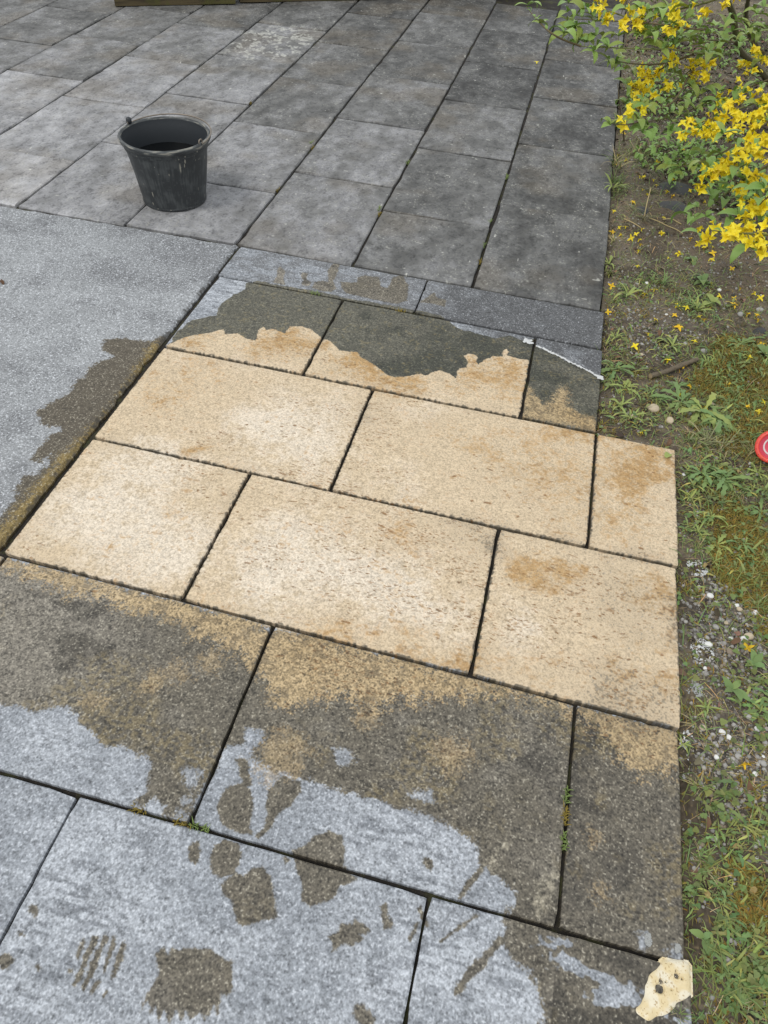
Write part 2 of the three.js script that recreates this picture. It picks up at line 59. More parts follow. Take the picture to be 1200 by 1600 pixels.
  stems: [[0.401,0.7,-2.986,0.457,0.62,-3.19,0.52,0.54,-3.321,0.554,0.48,-3.376,0.579,0.44,-3.404,0.706,0.32,-3.701,0.841,0.2,-3.973,1.081,-0.02,-4.455],[0.561,0.6,-3.428,0.606,0.52,-3.686,0.676,0.4,-4.006,0.794,0.25,-4.37,0.96,0.1,-4.64,1.101,0.0,-4.785]],
  bflow: [[0.259,0.667,-2.819,0.267,0.66,-2.792],[0.266,0.651,-2.764,0.262,0.657,-2.794],[0.174,0.612,-2.776,0.174,0.615,-2.792],[0.259,0.615,-2.749,0.259,0.62,-2.771],[0.29,0.621,-2.765,0.292,0.62,-2.768],[0.365,0.723,-2.597,0.352,0.733,-2.627],[0.33,0.681,-2.652,0.321,0.697,-2.716],[0.312,0.513,-2.873,0.316,0.51,-2.863],[0.326,0.51,-2.853,0.321,0.513,-2.859],[0.291,0.475,-2.924,0.291,0.473,-2.917],[0.363,0.481,-2.918,0.373,0.475,-2.899],[0.242,0.424,-2.99,0.259,0.417,-2.977],[0.273,0.431,-2.966,0.272,0.433,-2.975],[0.238,0.399,-2.902,0.231,0.402,-2.904],[0.283,0.42,-2.818,0.282,0.42,-2.819],[0.316,0.437,-2.828,0.315,0.438,-2.832],[0.41,0.495,-2.922,0.41,0.495,-2.921],[0.454,0.456,-3.053,0.462,0.46,-3.061],[0.395,0.468,-2.899,0.375,0.475,-2.89],[0.426,0.473,-2.861,0.4,0.49,-2.916],[0.399,0.452,-2.866,0.366,0.465,-2.862],[0.581,0.441,-3.18,0.574,0.433,-3.138],[0.569,0.507,-3.057,0.587,0.518,-3.106],[0.614,0.486,-3.028,0.632,0.5,-3.093],[0.63,0.489,-3.06,0.641,0.497,-3.094],[0.506,0.425,-2.817,0.497,0.432,-2.839],[0.505,0.453,-2.708,0.518,0.443,-2.676],[0.518,0.459,-2.703,0.53,0.45,-2.677],[0.503,0.436,-2.683,0.504,0.434,-2.677],[0.541,0.45,-2.867,0.54,0.448,-2.855],[0.581,0.485,-2.655,0.577,0.487,-2.661],[0.587,0.493,-2.651,0.583,0.495,-2.653],[0.575,0.471,-2.574,0.594,0.46,-2.552],[0.567,0.455,-2.574,0.581,0.445,-2.551],[0.588,0.471,-2.572,0.599,0.463,-2.558],[0.514,0.426,-2.649,0.506,0.435,-2.677],[0.476,0.515,-2.328,0.464,0.5,-2.286],[0.436,0.408,-2.645,0.434,0.409,-2.648],[0.464,0.412,-2.645,0.458,0.417,-2.66],[0.488,0.419,-2.651,0.483,0.425,-2.671],[0.622,0.403,-3.22,0.622,0.403,-3.22],[0.39,0.402,-2.617,0.39,0.402,-2.616],[0.406,0.392,-2.587,0.395,0.403,-2.619],[0.436,0.391,-2.588,0.419,0.407,-2.637],[0.463,0.397,-2.603,0.448,0.413,-2.656],[0.356,0.382,-2.561,0.381,0.4,-2.609],[0.457,0.389,-2.58,0.438,0.41,-2.652],[0.447,0.509,-2.289,0.464,0.5,-2.286],[0.561,0.433,-2.548,0.568,0.43,-2.55],[0.477,0.524,-2.179,0.478,0.522,-2.176],[0.528,0.476,-2.284,0.526,0.477,-2.284],[0.519,0.468,-2.278,0.519,0.47,-2.283],[0.489,0.535,-2.074,0.492,0.542,-2.093],[0.497,0.553,-2.07,0.498,0.55,-2.064],[0.588,0.415,-2.374,0.596,0.407,-2.352],[0.547,0.498,-2.285,0.546,0.497,-2.285],[0.497,0.46,-2.288,0.505,0.455,-2.279],[0.536,0.37,-2.558,0.526,0.375,-2.565],[0.475,0.442,-2.273,0.486,0.435,-2.264],[0.481,0.43,-2.261,0.481,0.43,-2.26],[0.512,0.451,-2.273,0.505,0.455,-2.279],[0.46,0.412,-2.28,0.461,0.41,-2.273],[0.457,0.403,-2.272,0.455,0.405,-2.276],[0.47,0.407,-2.26,0.463,0.412,-2.272],[0.432,0.39,-2.262,0.432,0.392,-2.265],[0.561,0.371,-2.366,0.562,0.37,-2.363],[0.582,0.37,-2.356,0.569,0.377,-2.364],[0.553,0.36,-2.361,0.553,0.36,-2.361],[0.585,0.364,-2.34,0.569,0.377,-2.364],[0.528,0.327,-2.348,0.525,0.33,-2.355],[0.546,0.328,-2.345,0.53,0.337,-2.356],[0.55,0.339,-2.343,0.539,0.347,-2.358],[0.504,0.443,-1.959,0.505,0.443,-1.96],[0.501,0.438,-1.962,0.501,0.438,-1.961],[0.512,0.441,-1.954,0.507,0.445,-1.96],[0.499,0.409,-1.952,0.485,0.418,-1.962],[0.404,0.412,-1.873,0.404,0.412,-1.874],[0.404,0.4,-1.848,0.404,0.412,-1.874],[0.43,0.444,-1.799,0.431,0.445,-1.802],[0.453,0.46,-1.767,0.451,0.462,-1.769],[0.434,0.439,-1.783,0.433,0.447,-1.799],[0.471,0.472,-1.723,0.469,0.48,-1.737],[0.484,0.481,-1.703,0.483,0.49,-1.718],[0.487,0.498,-1.721,0.487,0.493,-1.712],[0.484,0.472,-1.693,0.481,0.488,-1.722],[0.494,0.475,-1.669,0.492,0.497,-1.706],[0.41,0.374,-2.23,0.406,0.38,-2.246],[0.525,0.469,-1.95,0.52,0.472,-1.953],[0.043,0.609,-2.901,0.042,0.612,-2.915],[0.066,0.597,-2.882,0.067,0.593,-2.865],[0.064,0.589,-2.857,0.062,0.592,-2.872],[0.111,0.639,-2.925,0.102,0.62,-2.832],[0.143,0.627,-2.834,0.144,0.623,-2.817],[0.108,0.6,-2.814,0.107,0.603,-2.829],[0.136,0.603,-2.785,0.136,0.608,-2.813],[0.173,0.612,-2.779,0.174,0.615,-2.792],[0.018,0.611,-3.011,0.014,0.605,-2.977],[0.042,0.62,-2.973,0.038,0.611,-2.922],[0.245,0.426,-2.998,0.262,0.418,-2.985],[0.248,0.412,-2.952,0.25,0.412,-2.952],[0.22,0.402,-2.912,0.22,0.4,-2.901],[0.241,0.395,-2.894,0.228,0.4,-2.896],[0.207,0.388,-2.849,0.212,0.4,-2.906],[0.22,0.382,-2.811,0.228,0.4,-2.896],[0.206,0.391,-2.675,0.216,0.38,-2.634],[0.189,0.382,-2.618,0.191,0.38,-2.613],[0.214,0.396,-2.704,0.227,0.38,-2.643]],
  bleaf: [[-0.072,0.598,-3.005,-0.075,0.6,-3.019],[-0.069,0.587,-2.944,-0.075,0.6,-3.019],[-0.004,0.594,-2.97,0.001,0.602,-3.009],[-0.02,0.575,-2.953,-0.017,0.572,-2.939],[0.018,0.582,-2.939,0.018,0.578,-2.921],[0.01,0.57,-2.895,0.005,0.576,-2.928],[-0.054,0.557,-2.935,-0.025,0.57,-2.944],[-0.063,0.551,-2.839,-0.068,0.543,-2.804],[-0.045,0.549,-2.883,-0.047,0.535,-2.816],[-0.032,0.562,-2.905,-0.025,0.57,-2.944],[-0.012,0.536,-2.885,-0.017,0.525,-2.832],[0.008,0.528,-2.853,0.009,0.523,-2.83],[0.021,0.536,-2.85,0.026,0.528,-2.814],[0.042,0.55,-2.866,0.048,0.535,-2.792],[0.041,0.526,-2.778,0.037,0.532,-2.803],[0.084,0.544,-2.773,0.085,0.543,-2.77],[0.119,0.468,-2.997,0.122,0.46,-2.955],[0.099,0.468,-2.927,0.122,0.46,-2.955],[0.124,0.456,-2.934,0.122,0.46,-2.955],[0.111,0.563,-2.83,0.114,0.548,-2.759],[0.129,0.464,-2.942,0.131,0.463,-2.941],[0.176,0.598,-2.786,0.179,0.6,-2.791],[0.195,0.591,-2.762,0.189,0.6,-2.802],[0.165,0.623,-2.799,0.165,0.626,-2.815],[0.119,0.628,-2.856,0.123,0.621,-2.819],[0.164,0.636,-2.867,0.165,0.626,-2.815],[0.18,0.637,-2.856,0.185,0.628,-2.813],[0.159,0.467,-2.852,0.16,0.475,-2.894],[0.183,0.404,-2.908,0.195,0.4,-2.916],[0.203,0.313,-3.02,0.181,0.305,-3.035],[0.233,0.412,-2.722,0.263,0.395,-2.682],[0.143,0.378,-2.593,0.142,0.38,-2.601],[0.232,0.383,-2.66,0.237,0.38,-2.652],[0.268,0.354,-2.702,0.274,0.36,-2.725],[-0.215,0.553,-3.12,-0.221,0.55,-3.115],[-0.15,0.559,-2.883,-0.148,0.56,-2.882],[0.205,0.633,-2.811,0.205,0.633,-2.811],[0.23,0.595,-2.833,0.223,0.59,-2.816],[0.19,0.595,-2.779,0.187,0.6,-2.8],[0.204,0.584,-2.785,0.217,0.593,-2.816],[0.251,0.56,-2.759,0.251,0.56,-2.757],[0.221,0.57,-2.79,0.226,0.56,-2.747],[0.29,0.565,-2.802,0.287,0.559,-2.773],[0.328,0.567,-2.869,0.326,0.567,-2.869],[0.455,0.514,-3.1,0.457,0.517,-3.114],[0.407,0.598,-2.938,0.413,0.595,-2.929],[0.476,0.574,-3.008,0.468,0.583,-3.053],[0.451,0.588,-3.025,0.452,0.587,-3.017],[0.566,0.469,-3.327,0.54,0.477,-3.294],[0.517,0.602,-2.946,0.523,0.608,-2.978],[0.54,0.619,-3.049,0.529,0.607,-2.981],[0.567,0.628,-3.117,0.539,0.603,-2.987],[0.509,0.491,-3.241,0.511,0.49,-3.234],[0.307,0.458,-2.91,0.288,0.467,-2.927],[0.325,0.466,-2.9,0.347,0.455,-2.877],[0.355,0.457,-2.854,0.362,0.46,-2.848],[0.375,0.448,-2.837,0.357,0.455,-2.835],[0.351,0.566,-2.936,0.352,0.56,-2.907],[0.413,0.533,-2.911,0.412,0.53,-2.897],[0.41,0.527,-2.884,0.412,0.53,-2.897],[0.484,0.437,-2.865,0.489,0.43,-2.837],[0.522,0.445,-2.855,0.526,0.443,-2.85],[0.466,0.428,-2.855,0.467,0.422,-2.829],[0.453,0.409,-2.807,0.447,0.413,-2.819],[0.477,0.42,-2.811,0.475,0.425,-2.831],[0.445,0.424,-2.688,0.453,0.415,-2.658],[0.413,0.394,-2.788,0.413,0.397,-2.802],[0.343,0.412,-2.732,0.327,0.42,-2.742],[0.364,0.375,-2.774,0.362,0.376,-2.775],[0.345,0.365,-2.739,0.341,0.371,-2.764],[0.358,0.422,-2.78,0.335,0.43,-2.768],[0.294,0.415,-2.736,0.299,0.41,-2.717],[0.248,0.408,-2.707,0.268,0.398,-2.689],[0.552,0.45,-2.837,0.552,0.454,-2.854],[0.589,0.48,-2.815,0.585,0.483,-2.825],[0.571,0.464,-2.66,0.564,0.47,-2.677],[0.59,0.462,-2.554,0.594,0.46,-2.552],[0.407,0.417,-2.856,0.426,0.403,-2.809],[0.423,0.422,-2.857,0.44,0.41,-2.816],[0.302,0.493,-2.886,0.3,0.493,-2.886],[0.296,0.675,-2.761,0.292,0.677,-2.759],[0.278,0.629,-2.811,0.275,0.62,-2.77],[0.27,0.622,-2.775,0.267,0.62,-2.77],[0.327,0.574,-2.905,0.326,0.567,-2.869],[0.611,0.492,-3.055,0.628,0.502,-3.094],[0.552,0.589,-2.967,0.559,0.596,-3.003],[0.222,0.642,-2.815,0.222,0.64,-2.806],[0.236,0.657,-2.828,0.245,0.65,-2.799],[0.351,0.611,-2.845,0.352,0.608,-2.831],[0.375,0.597,-2.829,0.375,0.603,-2.859],[0.304,0.577,-2.869,0.301,0.572,-2.844],[0.257,0.573,-2.803,0.259,0.577,-2.823],[0.377,0.547,-2.912,0.379,0.553,-2.946],[0.469,0.614,-2.948,0.476,0.62,-2.977],[0.549,0.539,-3.133,0.549,0.54,-3.141],[0.381,0.276,-2.697,0.399,0.26,-2.643],[0.375,0.249,-2.664,0.381,0.245,-2.651],[0.401,0.265,-2.643,0.403,0.263,-2.64],[0.415,0.287,-2.645,0.423,0.28,-2.625],[0.388,0.243,-2.639,0.383,0.247,-2.65],[0.437,0.287,-2.607,0.435,0.29,-2.615],[0.429,0.304,-2.649,0.438,0.293,-2.612],[0.451,0.293,-2.58,0.446,0.3,-2.606],[0.454,0.318,-2.63,0.46,0.31,-2.602],[0.509,0.342,-2.579,0.504,0.345,-2.586],[0.491,0.319,-2.571,0.483,0.327,-2.595],[0.425,0.405,-2.288,0.439,0.395,-2.271],[0.417,0.517,-2.226,0.464,0.5,-2.286],[0.518,0.388,-2.58,0.529,0.38,-2.562],[0.535,0.36,-2.37,0.546,0.353,-2.36],[0.518,0.349,-2.369,0.533,0.34,-2.357],[0.492,0.319,-2.361,0.509,0.31,-2.351],[0.472,0.309,-2.334,0.487,0.3,-2.322],[0.516,0.301,-2.344,0.507,0.307,-2.351],[0.428,0.308,-2.246,0.443,0.3,-2.236],[0.409,0.304,-2.186,0.42,0.3,-2.192],[0.457,0.292,-2.229,0.446,0.3,-2.243],[0.386,0.392,-1.896,0.397,0.4,-1.902],[0.462,0.41,-1.962,0.469,0.405,-1.956],[0.48,0.419,-1.962,0.483,0.417,-1.961],[0.463,0.458,-1.723,0.461,0.472,-1.751],[0.499,0.427,-2.257,0.486,0.435,-2.264],[0.507,0.497,-1.958,0.527,0.485,-1.952],[0.509,0.473,-1.955,0.518,0.468,-1.954],[0.539,0.435,-1.946,0.512,0.452,-1.959],[0.488,0.482,-1.962,0.517,0.465,-1.955],[0.444,0.378,-2.241,0.428,0.39,-2.263],[0.248,0.366,-2.601,0.237,0.38,-2.652],[0.267,0.349,-2.678,0.274,0.36,-2.725],[0.345,0.353,-2.695,0.332,0.369,-2.759],[0.414,0.398,-2.603,0.409,0.405,-2.63]],
  orange: [[-0.65,-1.676,0.084,0.8],[-0.446,-1.606,0.09,0.9],[-0.325,-1.604,0.072,0.6],[-0.031,-1.696,0.101,0.7],[-0.162,-1.61,0.072,0.5],[-0.906,-1.578,0.073,0.5],[0.158,-1.594,0.071,0.9],[0.229,-1.548,0.052,1],[0.348,-1.373,0.097,0.8],[0.379,-1.465,0.084,0.8],[0.343,-1.261,0.062,0.5],[0.175,-1.027,0.064,0.6],[0.129,-1.06,0.058,0.4],[0.381,-0.847,0.078,0.45],[0.367,-1.037,0.071,0.5],[-0.886,-1.428,0.078,0.4],[-0.901,-1.323,0.05,0.35],[-0.702,-1.165,0.025,0.8],[-0.704,-1.018,0.032,0.35],[-0.69,-0.96,0.026,0.35],[-0.177,-1.059,0.088,0.4],[-0.024,-1.406,0.1,0.35],[0.143,-1.383,0.098,0.4],[0.216,-1.246,0.077,0.35],[-0.183,-0.751,0.077,0.4],[-0.066,-0.753,0.064,0.4],[-0.461,-0.736,0.064,0.4],[-0.691,-0.771,0.066,0.3],[-0.239,-0.676,0.074,0.5],[0.006,-0.715,0.075,0.5],[0.174,-0.761,0.063,0.3]],
  dirt: [[-0.132,-1.451,0.119,0.35],[-0.305,-1.452,0.068,0.5],[0.116,-1.327,0.112,0.4],[0.191,-1.176,0.075,0.35],[-0.063,-1.082,0.088,0.5],[0.027,-1.069,0.058,0.6],[0.257,-1.042,0.071,0.5],[0.367,-1.003,0.083,0.6],[0.316,-0.938,0.068,0.4],[0.32,-0.801,0.102,0.5],[0.382,-0.769,0.075,0.9],[0.186,-0.764,0.063,0.35],[0.02,-0.777,0.051,0.4],[0.425,-1.285,0.047,0.4],[0.285,-1.401,0.049,0.4],[-0.31,-1.156,0.046,0.35],[-0.29,-1.693,0.055,0.3],[-0.884,-1.147,0.062,0.3],[-0.914,-0.797,0.054,0.4],[-0.796,-0.75,0.053,0.4],[-0.38,-0.775,0.052,0.3],[-0.605,-1.047,0.044,0.4],[-0.425,-1.167,0.093,0.25],[0.366,-1.167,0.075,0.35]],
  white: [[-0.843,-0.915,0.157,0.8],[-0.657,-0.853,0.11,0.7],[-0.468,-1.297,0.146,0.6],[-0.586,-1.339,0.099,0.5],[-0.225,-0.904,0.151,0.75],[-0.407,-0.888,0.124,0.7],[-0.098,-0.838,0.079,0.4],[0.109,-0.88,0.08,0.5],[-0.925,-1.492,0.088,0.3],[-0.178,-1.195,0.108,0.3],[-0.764,-1.111,0.092,0.5],[-0.671,-1.572,0.072,0.3],[-0.185,-1.544,0.088,0.4]],
  mossb: [[0.636,-1.878,0.115,1],[0.684,-2.021,0.09,0.9],[0.698,-1.778,0.102,1],[0.584,-1.892,0.068,0.7],[0.613,-2.067,0.071,0.6],[0.656,-1.504,0.059,0.6],[0.614,-1.292,0.055,0.8],[0.615,-1.212,0.068,0.9],[0.634,-1.124,0.058,1],[0.582,-1.146,0.051,0.8],[0.557,-1.195,0.045,0.6],[0.563,-0.49,0.024,0.9],[0.567,-0.433,0.035,1],[0.549,-0.447,0.026,1],[0.534,-0.512,0.022,0.6],[0.651,-1.627,0.071,0.8],[0.585,-1.39,0.065,0.7],[0.477,-0.782,0.031,0.6],[0.482,-1.081,0.029,0.5],[0.629,-1.003,0.035,0.6],[0.536,-1.332,0.048,0.4]],
  gravb: [[0.545,-1.013,0.07,1],[0.567,-0.954,0.068,1],[0.536,-1.079,0.043,0.8],[0.6,-1.045,0.049,0.8],[0.503,-0.952,0.041,0.7],[0.538,-0.72,0.061,0.9],[0.57,-0.691,0.054,0.9],[0.502,-0.685,0.042,0.6],[0.572,-0.85,0.045,0.8],[0.524,-0.866,0.039,0.6],[0.541,-0.612,0.046,0.5],[0.361,-2.13,0.105,0.5],[0.42,-2.005,0.081,0.5],[0.338,-2.363,0.09,0.35],[0.499,-2.101,0.062,0.5],[0.622,-2.545,0.141,0.2]],
  clov: [[0.495,-0.566,0.045,1],[0.457,-0.545,0.02,1],[0.537,-0.555,0.033,1],[0.569,-0.501,0.032,1.2],[0.51,-0.456,0.037,1],[0.464,-0.444,0.026,1],[0.478,-0.419,0.031,0.9],[0.528,-0.432,0.026,0.8],[0.495,-0.378,0.04,1],[0.534,-0.388,0.041,0.7],[0.474,-0.346,0.035,0.9],[0.605,-0.949,0.038,0.9],[0.605,-0.889,0.033,0.8],[0.57,-0.754,0.031,0.5],[0.523,-0.66,0.029,0.6],[0.554,-0.627,0.035,0.6],[0.474,-0.867,0.018,0.4],[0.584,-0.601,0.028,0.6],[0.52,-0.332,0.039,0.6],[0.563,-0.386,0.03,0.8],[0.503,-1.259,0.039,0.4],[0.635,-1.361,0.04,0.4],[0.555,-1.404,0.049,0.3]],
  grassb: [[0.565,-1.575,0.087,1],[0.252,-3.045,0.053,1],[0.349,-3.476,0.118,0.8],[0.215,-4.172,0.085,0.8],[0.289,-1.896,0.059,0.6],[0.365,-1.734,0.074,0.6],[0.61,-1.154,0.074,0.7],[0.618,-1.422,0.082,0.7],[0.513,-1.164,0.059,0.5],[0.482,-0.757,0.043,0.6],[0.492,-0.501,0.043,0.6],[0.572,-0.586,0.045,0.6],[0.521,-0.341,0.059,0.6],[0.476,-0.618,0.029,0.6],[0.487,-2.412,0.182,0.3],[0.731,-2.327,0.088,0.3],[0.482,-3.253,0.168,0.25],[0.54,-1.729,0.11,0.5],[0.361,-2.207,0.107,0.35],[0.49,-0.291,0.048,0.6],[0.623,-1.936,0.118,0.4],[0.682,-1.61,0.07,0.6],[0.229,-4.818,0.115,0.6],[0.473,-4.58,0.221,0.3]],
  bare: [[0.688,-2.567,0.165,1],[0.525,-2.967,0.157,0.9],[0.743,-2.454,0.137,0.8],[0.427,-2.877,0.103,0.7],[0.586,-2.723,0.123,0.7]],
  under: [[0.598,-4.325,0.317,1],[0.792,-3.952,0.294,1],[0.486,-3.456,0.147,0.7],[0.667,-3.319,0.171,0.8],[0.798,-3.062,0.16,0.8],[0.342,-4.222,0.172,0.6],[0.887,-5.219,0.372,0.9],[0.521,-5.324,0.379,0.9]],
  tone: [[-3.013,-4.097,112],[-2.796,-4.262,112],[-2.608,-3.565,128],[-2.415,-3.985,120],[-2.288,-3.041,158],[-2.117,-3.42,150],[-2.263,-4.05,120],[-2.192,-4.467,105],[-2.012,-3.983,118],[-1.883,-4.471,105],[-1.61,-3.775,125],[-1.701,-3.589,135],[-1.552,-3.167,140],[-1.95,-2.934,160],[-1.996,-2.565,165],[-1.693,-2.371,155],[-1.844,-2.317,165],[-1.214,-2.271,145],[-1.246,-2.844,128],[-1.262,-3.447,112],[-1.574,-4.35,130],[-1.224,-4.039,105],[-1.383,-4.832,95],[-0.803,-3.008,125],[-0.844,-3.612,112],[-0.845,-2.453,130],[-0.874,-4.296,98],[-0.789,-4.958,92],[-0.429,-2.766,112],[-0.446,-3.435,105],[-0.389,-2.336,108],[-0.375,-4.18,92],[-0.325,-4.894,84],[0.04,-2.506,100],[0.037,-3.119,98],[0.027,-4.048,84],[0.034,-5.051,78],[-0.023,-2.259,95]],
  flaky: [-1.811,-4.104,-1.832,-4.389,-1.685,-4.559,-1.454,-4.555,-1.407,-4.071,-1.614,-3.962,-1.79,-3.965]
};

// ---------------------------------------------------------------- helpers
function rng(seed) { let a = seed >>> 0; return () => { a = (a + 0x6D2B79F5) | 0; let t = Math.imul(a ^ (a >>> 15), 1 | a); t = (t + Math.imul(t ^ (t >>> 7), 61 | t)) ^ t; return ((t ^ (t >>> 14)) >>> 0) / 4294967296; }; }
const PT = new Float32Array(65536); { const r = rng(77); for (let i = 0; i < 65536; i++) PT[i] = r(); }
function vn(x, y) {                                            // value noise 0..1
  const xi = Math.floor(x), yi = Math.floor(y); let fx = x - xi, fy = y - yi;
  fx = fx * fx * (3 - 2 * fx); fy = fy * fy * (3 - 2 * fy);
  const a = (xi & 255), b = ((xi + 1) & 255), c = (yi & 255) << 8, d = ((yi + 1) & 255) << 8;
  const p = PT[a | c], q = PT[b | c], r = PT[a | d], s = PT[b | d];
  return p + (q - p) * fx + (r - p + (p - q - r + s) * fx) * fy;
}
const fb = (x, y) => vn(x, y) * 0.5 + vn(x * 2.03 + 17.3, y * 2.03 + 5.1) * 0.27 + vn(x * 4.1 + 3.7, y * 4.1 + 41.2) * 0.15 + vn(x * 8.3 + 9.1, y * 8.3 + 1.7) * 0.08;
const ss = (a, b, x) => { x = (x - a) / (b - a); x = x < 0 ? 0 : x > 1 ? 1 : x; return x * x * (3 - 2 * x); };
const lin = (c) => { c /= 255; return c <= 0.04045 ? c / 12.92 : ((c + 0.055) / 1.055) ** 2.4; };
const ALB = 0.80;                                              // a surface that photographs at this sRGB value has this base colour under the scene's light
const C = (r, g, b) => [lin(r) * ALB, lin(g) * ALB, lin(b) * ALB];
const col = (r, g, b) => new THREE.Color().setRGB(...C(r, g, b));
const mixTo = (o, c, t) => { o[0] += (c[0] - o[0]) * t; o[1] += (c[1] - o[1]) * t; o[2] += (c[2] - o[2]) * t; };
const ENC = new Uint8Array(4097); for (let i = 0; i <= 4096; i++) { const c = i / 4096; ENC[i] = Math.round(255 * (c <= 0.0031308 ? c * 12.92 : 1.055 * c ** (1 / 2.4) - 0.055)); }
const enc = (c) => ENC[c <= 0 ? 0 : c >= 1 ? 4096 : (c * 4096) | 0];
function sdPoly(p, x, z) {                                     // signed distance, inside positive
  let d = 1e9, inside = false; const n = p.length / 2;
  for (let i = 0, j = n - 1; i < n; j = i++) {
    const ax = p[2 * i], az = p[2 * i + 1], bx = p[2 * j], bz = p[2 * j + 1], ex = bx - ax, ez = bz - az, wx = x - ax, wz = z - az;
    let t = (wx * ex + wz * ez) / (ex * ex + ez * ez + 1e-12); t = t < 0 ? 0 : t > 1 ? 1 : t;
    const qx = wx - ex * t, qz = wz - ez * t, dd = qx * qx + qz * qz; if (dd < d) d = dd;
    if ((az > z) !== (bz > z) && x < (bx - ax) * (z - az) / (bz - az) + ax) inside = !inside;
  }
  return (inside ? 1 : -1) * Math.sqrt(d);
}
function blobField(list, x, z) { let s = 0; for (const b of list) { const dx = x - b[0], dz = z - b[1], r = b[2], q = (dx * dx + dz * dz * 0.8) / (r * r); if (q < 4) s += b[3] * Math.exp(-q * 1.2); } return s > 1 ? 1 : s; }

class Sheet {                                                  // colour, roughness and relief of one part of the paving, computed in plan
  constructor(x0, x1, z0, z1, w, h) { Object.assign(this, { x0, x1, z0, z1, w, h }); this.sx = (x1 - x0) / w; this.sz = (z1 - z0) / h; this.n = w * h; }
  mask(list, { soft = 0.002, warp = 0.006, fine = 0.003, grain = 0, seed = 0 } = {}, out = new Float32Array(this.n)) {
    for (const p of list) {
      let ax = 1e9, bx = -1e9, az = 1e9, bz = -1e9; const m = warp + fine + soft + grain + 0.004;
      for (let i = 0; i < p.length; i += 2) { ax = Math.min(ax, p[i]); bx = Math.max(bx, p[i]); az = Math.min(az, p[i + 1]); bz = Math.max(bz, p[i + 1]); }
      const i0 = Math.max(0, Math.floor((ax - m - this.x0) / this.sx)), i1 = Math.min(this.w - 1, Math.ceil((bx + m - this.x0) / this.sx));
      const j0 = Math.max(0, Math.floor((az - m - this.z0) / this.sz)), j1 = Math.min(this.h - 1, Math.ceil((bz + m - this.z0) / this.sz));
      for (let j = j0; j <= j1; j++) for (let i = i0; i <= i1; i++) {
        const x = this.x0 + (i + 0.5) * this.sx, z = this.z0 + (j + 0.5) * this.sz;
        const wx = (vn(x * 55 + seed, z * 55) - 0.5) * warp * 2 + (vn(x * 210, z * 210 + seed) - 0.5) * fine * 2;
        const wz = (vn(x * 55 + 71 + seed, z * 55 + 13) - 0.5) * warp * 2 + (vn(x * 210 + 31, z * 210 + 9 + seed) - 0.5) * fine * 2;
        let d = sdPoly(p, x + wx, z + wz);
        if (grain) d += (vn(x * 420 + 5, z * 420) - 0.5 + 0.7 * (vn(x * 130 + 50, z * 130) - 0.5)) * grain * 2;
        const v = ss(-soft, soft, d), k = j * this.w + i; if (v > out[k]) out[k] = v;
      }
    }
    return out;
  }
  pits(count, seed, len, wid, accept, depth = 1) {             // short worn hollows along the grain of the slab face
    const r = rng(seed), out = this.pit ??= new Float32Array(this.n);
    for (let t = 0; t < count; t++) {
      const x = this.x0 + r() * (this.x1 - this.x0), z = this.z0 + r() * (this.z1 - this.z0), q = r();
      if (r() > accept(x, z)) continue;
      const L = len * (0.45 + q * 1.1), Wd = wid * (0.5 + r() * 0.9), an = (r() - 0.5) * 0.9, ca = Math.cos(an), sa = Math.sin(an), dp = depth * (0.35 + 0.65 * r());
      const ri = Math.ceil(L / this.sx) + 1, rj = Math.ceil(L / this.sz) + 1, ci = ((x - this.x0) / this.sx) | 0, cj = ((z - this.z0) / this.sz) | 0;
      for (let j = Math.max(0, cj - rj); j <= Math.min(this.h - 1, cj + rj); j++) for (let i = Math.max(0, ci - ri); i <= Math.min(this.w - 1, ci + ri); i++) {
        const dx = (i - ci) * this.sx, dz = (j - cj) * this.sz, u = (dx * ca + dz * sa) / L, v = (-dx * sa + dz * ca) / Wd, e = u * u + v * v + (vn(dx * 900 + t, dz * 900) - 0.5) * 0.9;
        if (e < 1) { const k = j * this.w + i, a = dp * ss(1, 0.35, e); if (a > out[k]) out[k] = a; }
      }
    }
  }
  paint(fn) {
    const { w, h, n } = this, cd = new Uint8Array(n * 4), rd = new Uint8Array(n * 4), bd = new Uint8Array(n * 4), o = [0, 0, 0, 0.9, 0.5];
    for (let j = 0; j < h; j++) for (let i = 0; i < w; i++) {
      const k = j * w + i; o[3] = 0.9; o[4] = 0.5;
      fn(this.x0 + (i + 0.5) * this.sx, this.z0 + (j + 0.5) * this.sz, k, o);
      const q = k * 4; cd[q] = enc(o[0]); cd[q + 1] = enc(o[1]); cd[q + 2] = enc(o[2]); cd[q + 3] = 255;
      const rr = Math.max(0, Math.min(255, o[3] * 255)), bb = Math.max(0, Math.min(255, o[4] * 255));
      rd[q] = rd[q + 1] = rd[q + 2] = rr; rd[q + 3] = 255; bd[q] = bd[q + 1] = bd[q + 2] = bb; bd[q + 3] = 255;
    }
    const T = (d, srgb) => { const t = new THREE.DataTexture(d, w, h, THREE.RGBAFormat, THREE.UnsignedByteType); t.magFilter = THREE.LinearFilter; t.minFilter = THREE.LinearFilter; if (srgb) t.colorSpace = THREE.SRGBColorSpace; t.needsUpdate = true; return t; };
    return { map: T(cd, true), roughnessMap: T(rd), bumpMap: T(bd) };
  }
  uv(x, z) { return [(x - this.x0) / (this.x1 - this.x0), (z - this.z0) / (this.z1 - this.z0)]; }
}
function geo(pos, idx, uv) { const g = new THREE.BufferGeometry(); g.setAttribute('position', new THREE.Float32BufferAttribute(pos, 3)); g.setAttribute('uv', new THREE.Float32BufferAttribute(uv ?? new Array(pos.length / 3 * 2).fill(0), 2)); if (idx) g.setIndex(idx); g.computeVertexNormals(); return g; }
function shade(o) { o.traverse((m) => { if (m.isMesh) { m.castShadow = true; m.receiveShadow = true; } }); return o; }
const taken = {};
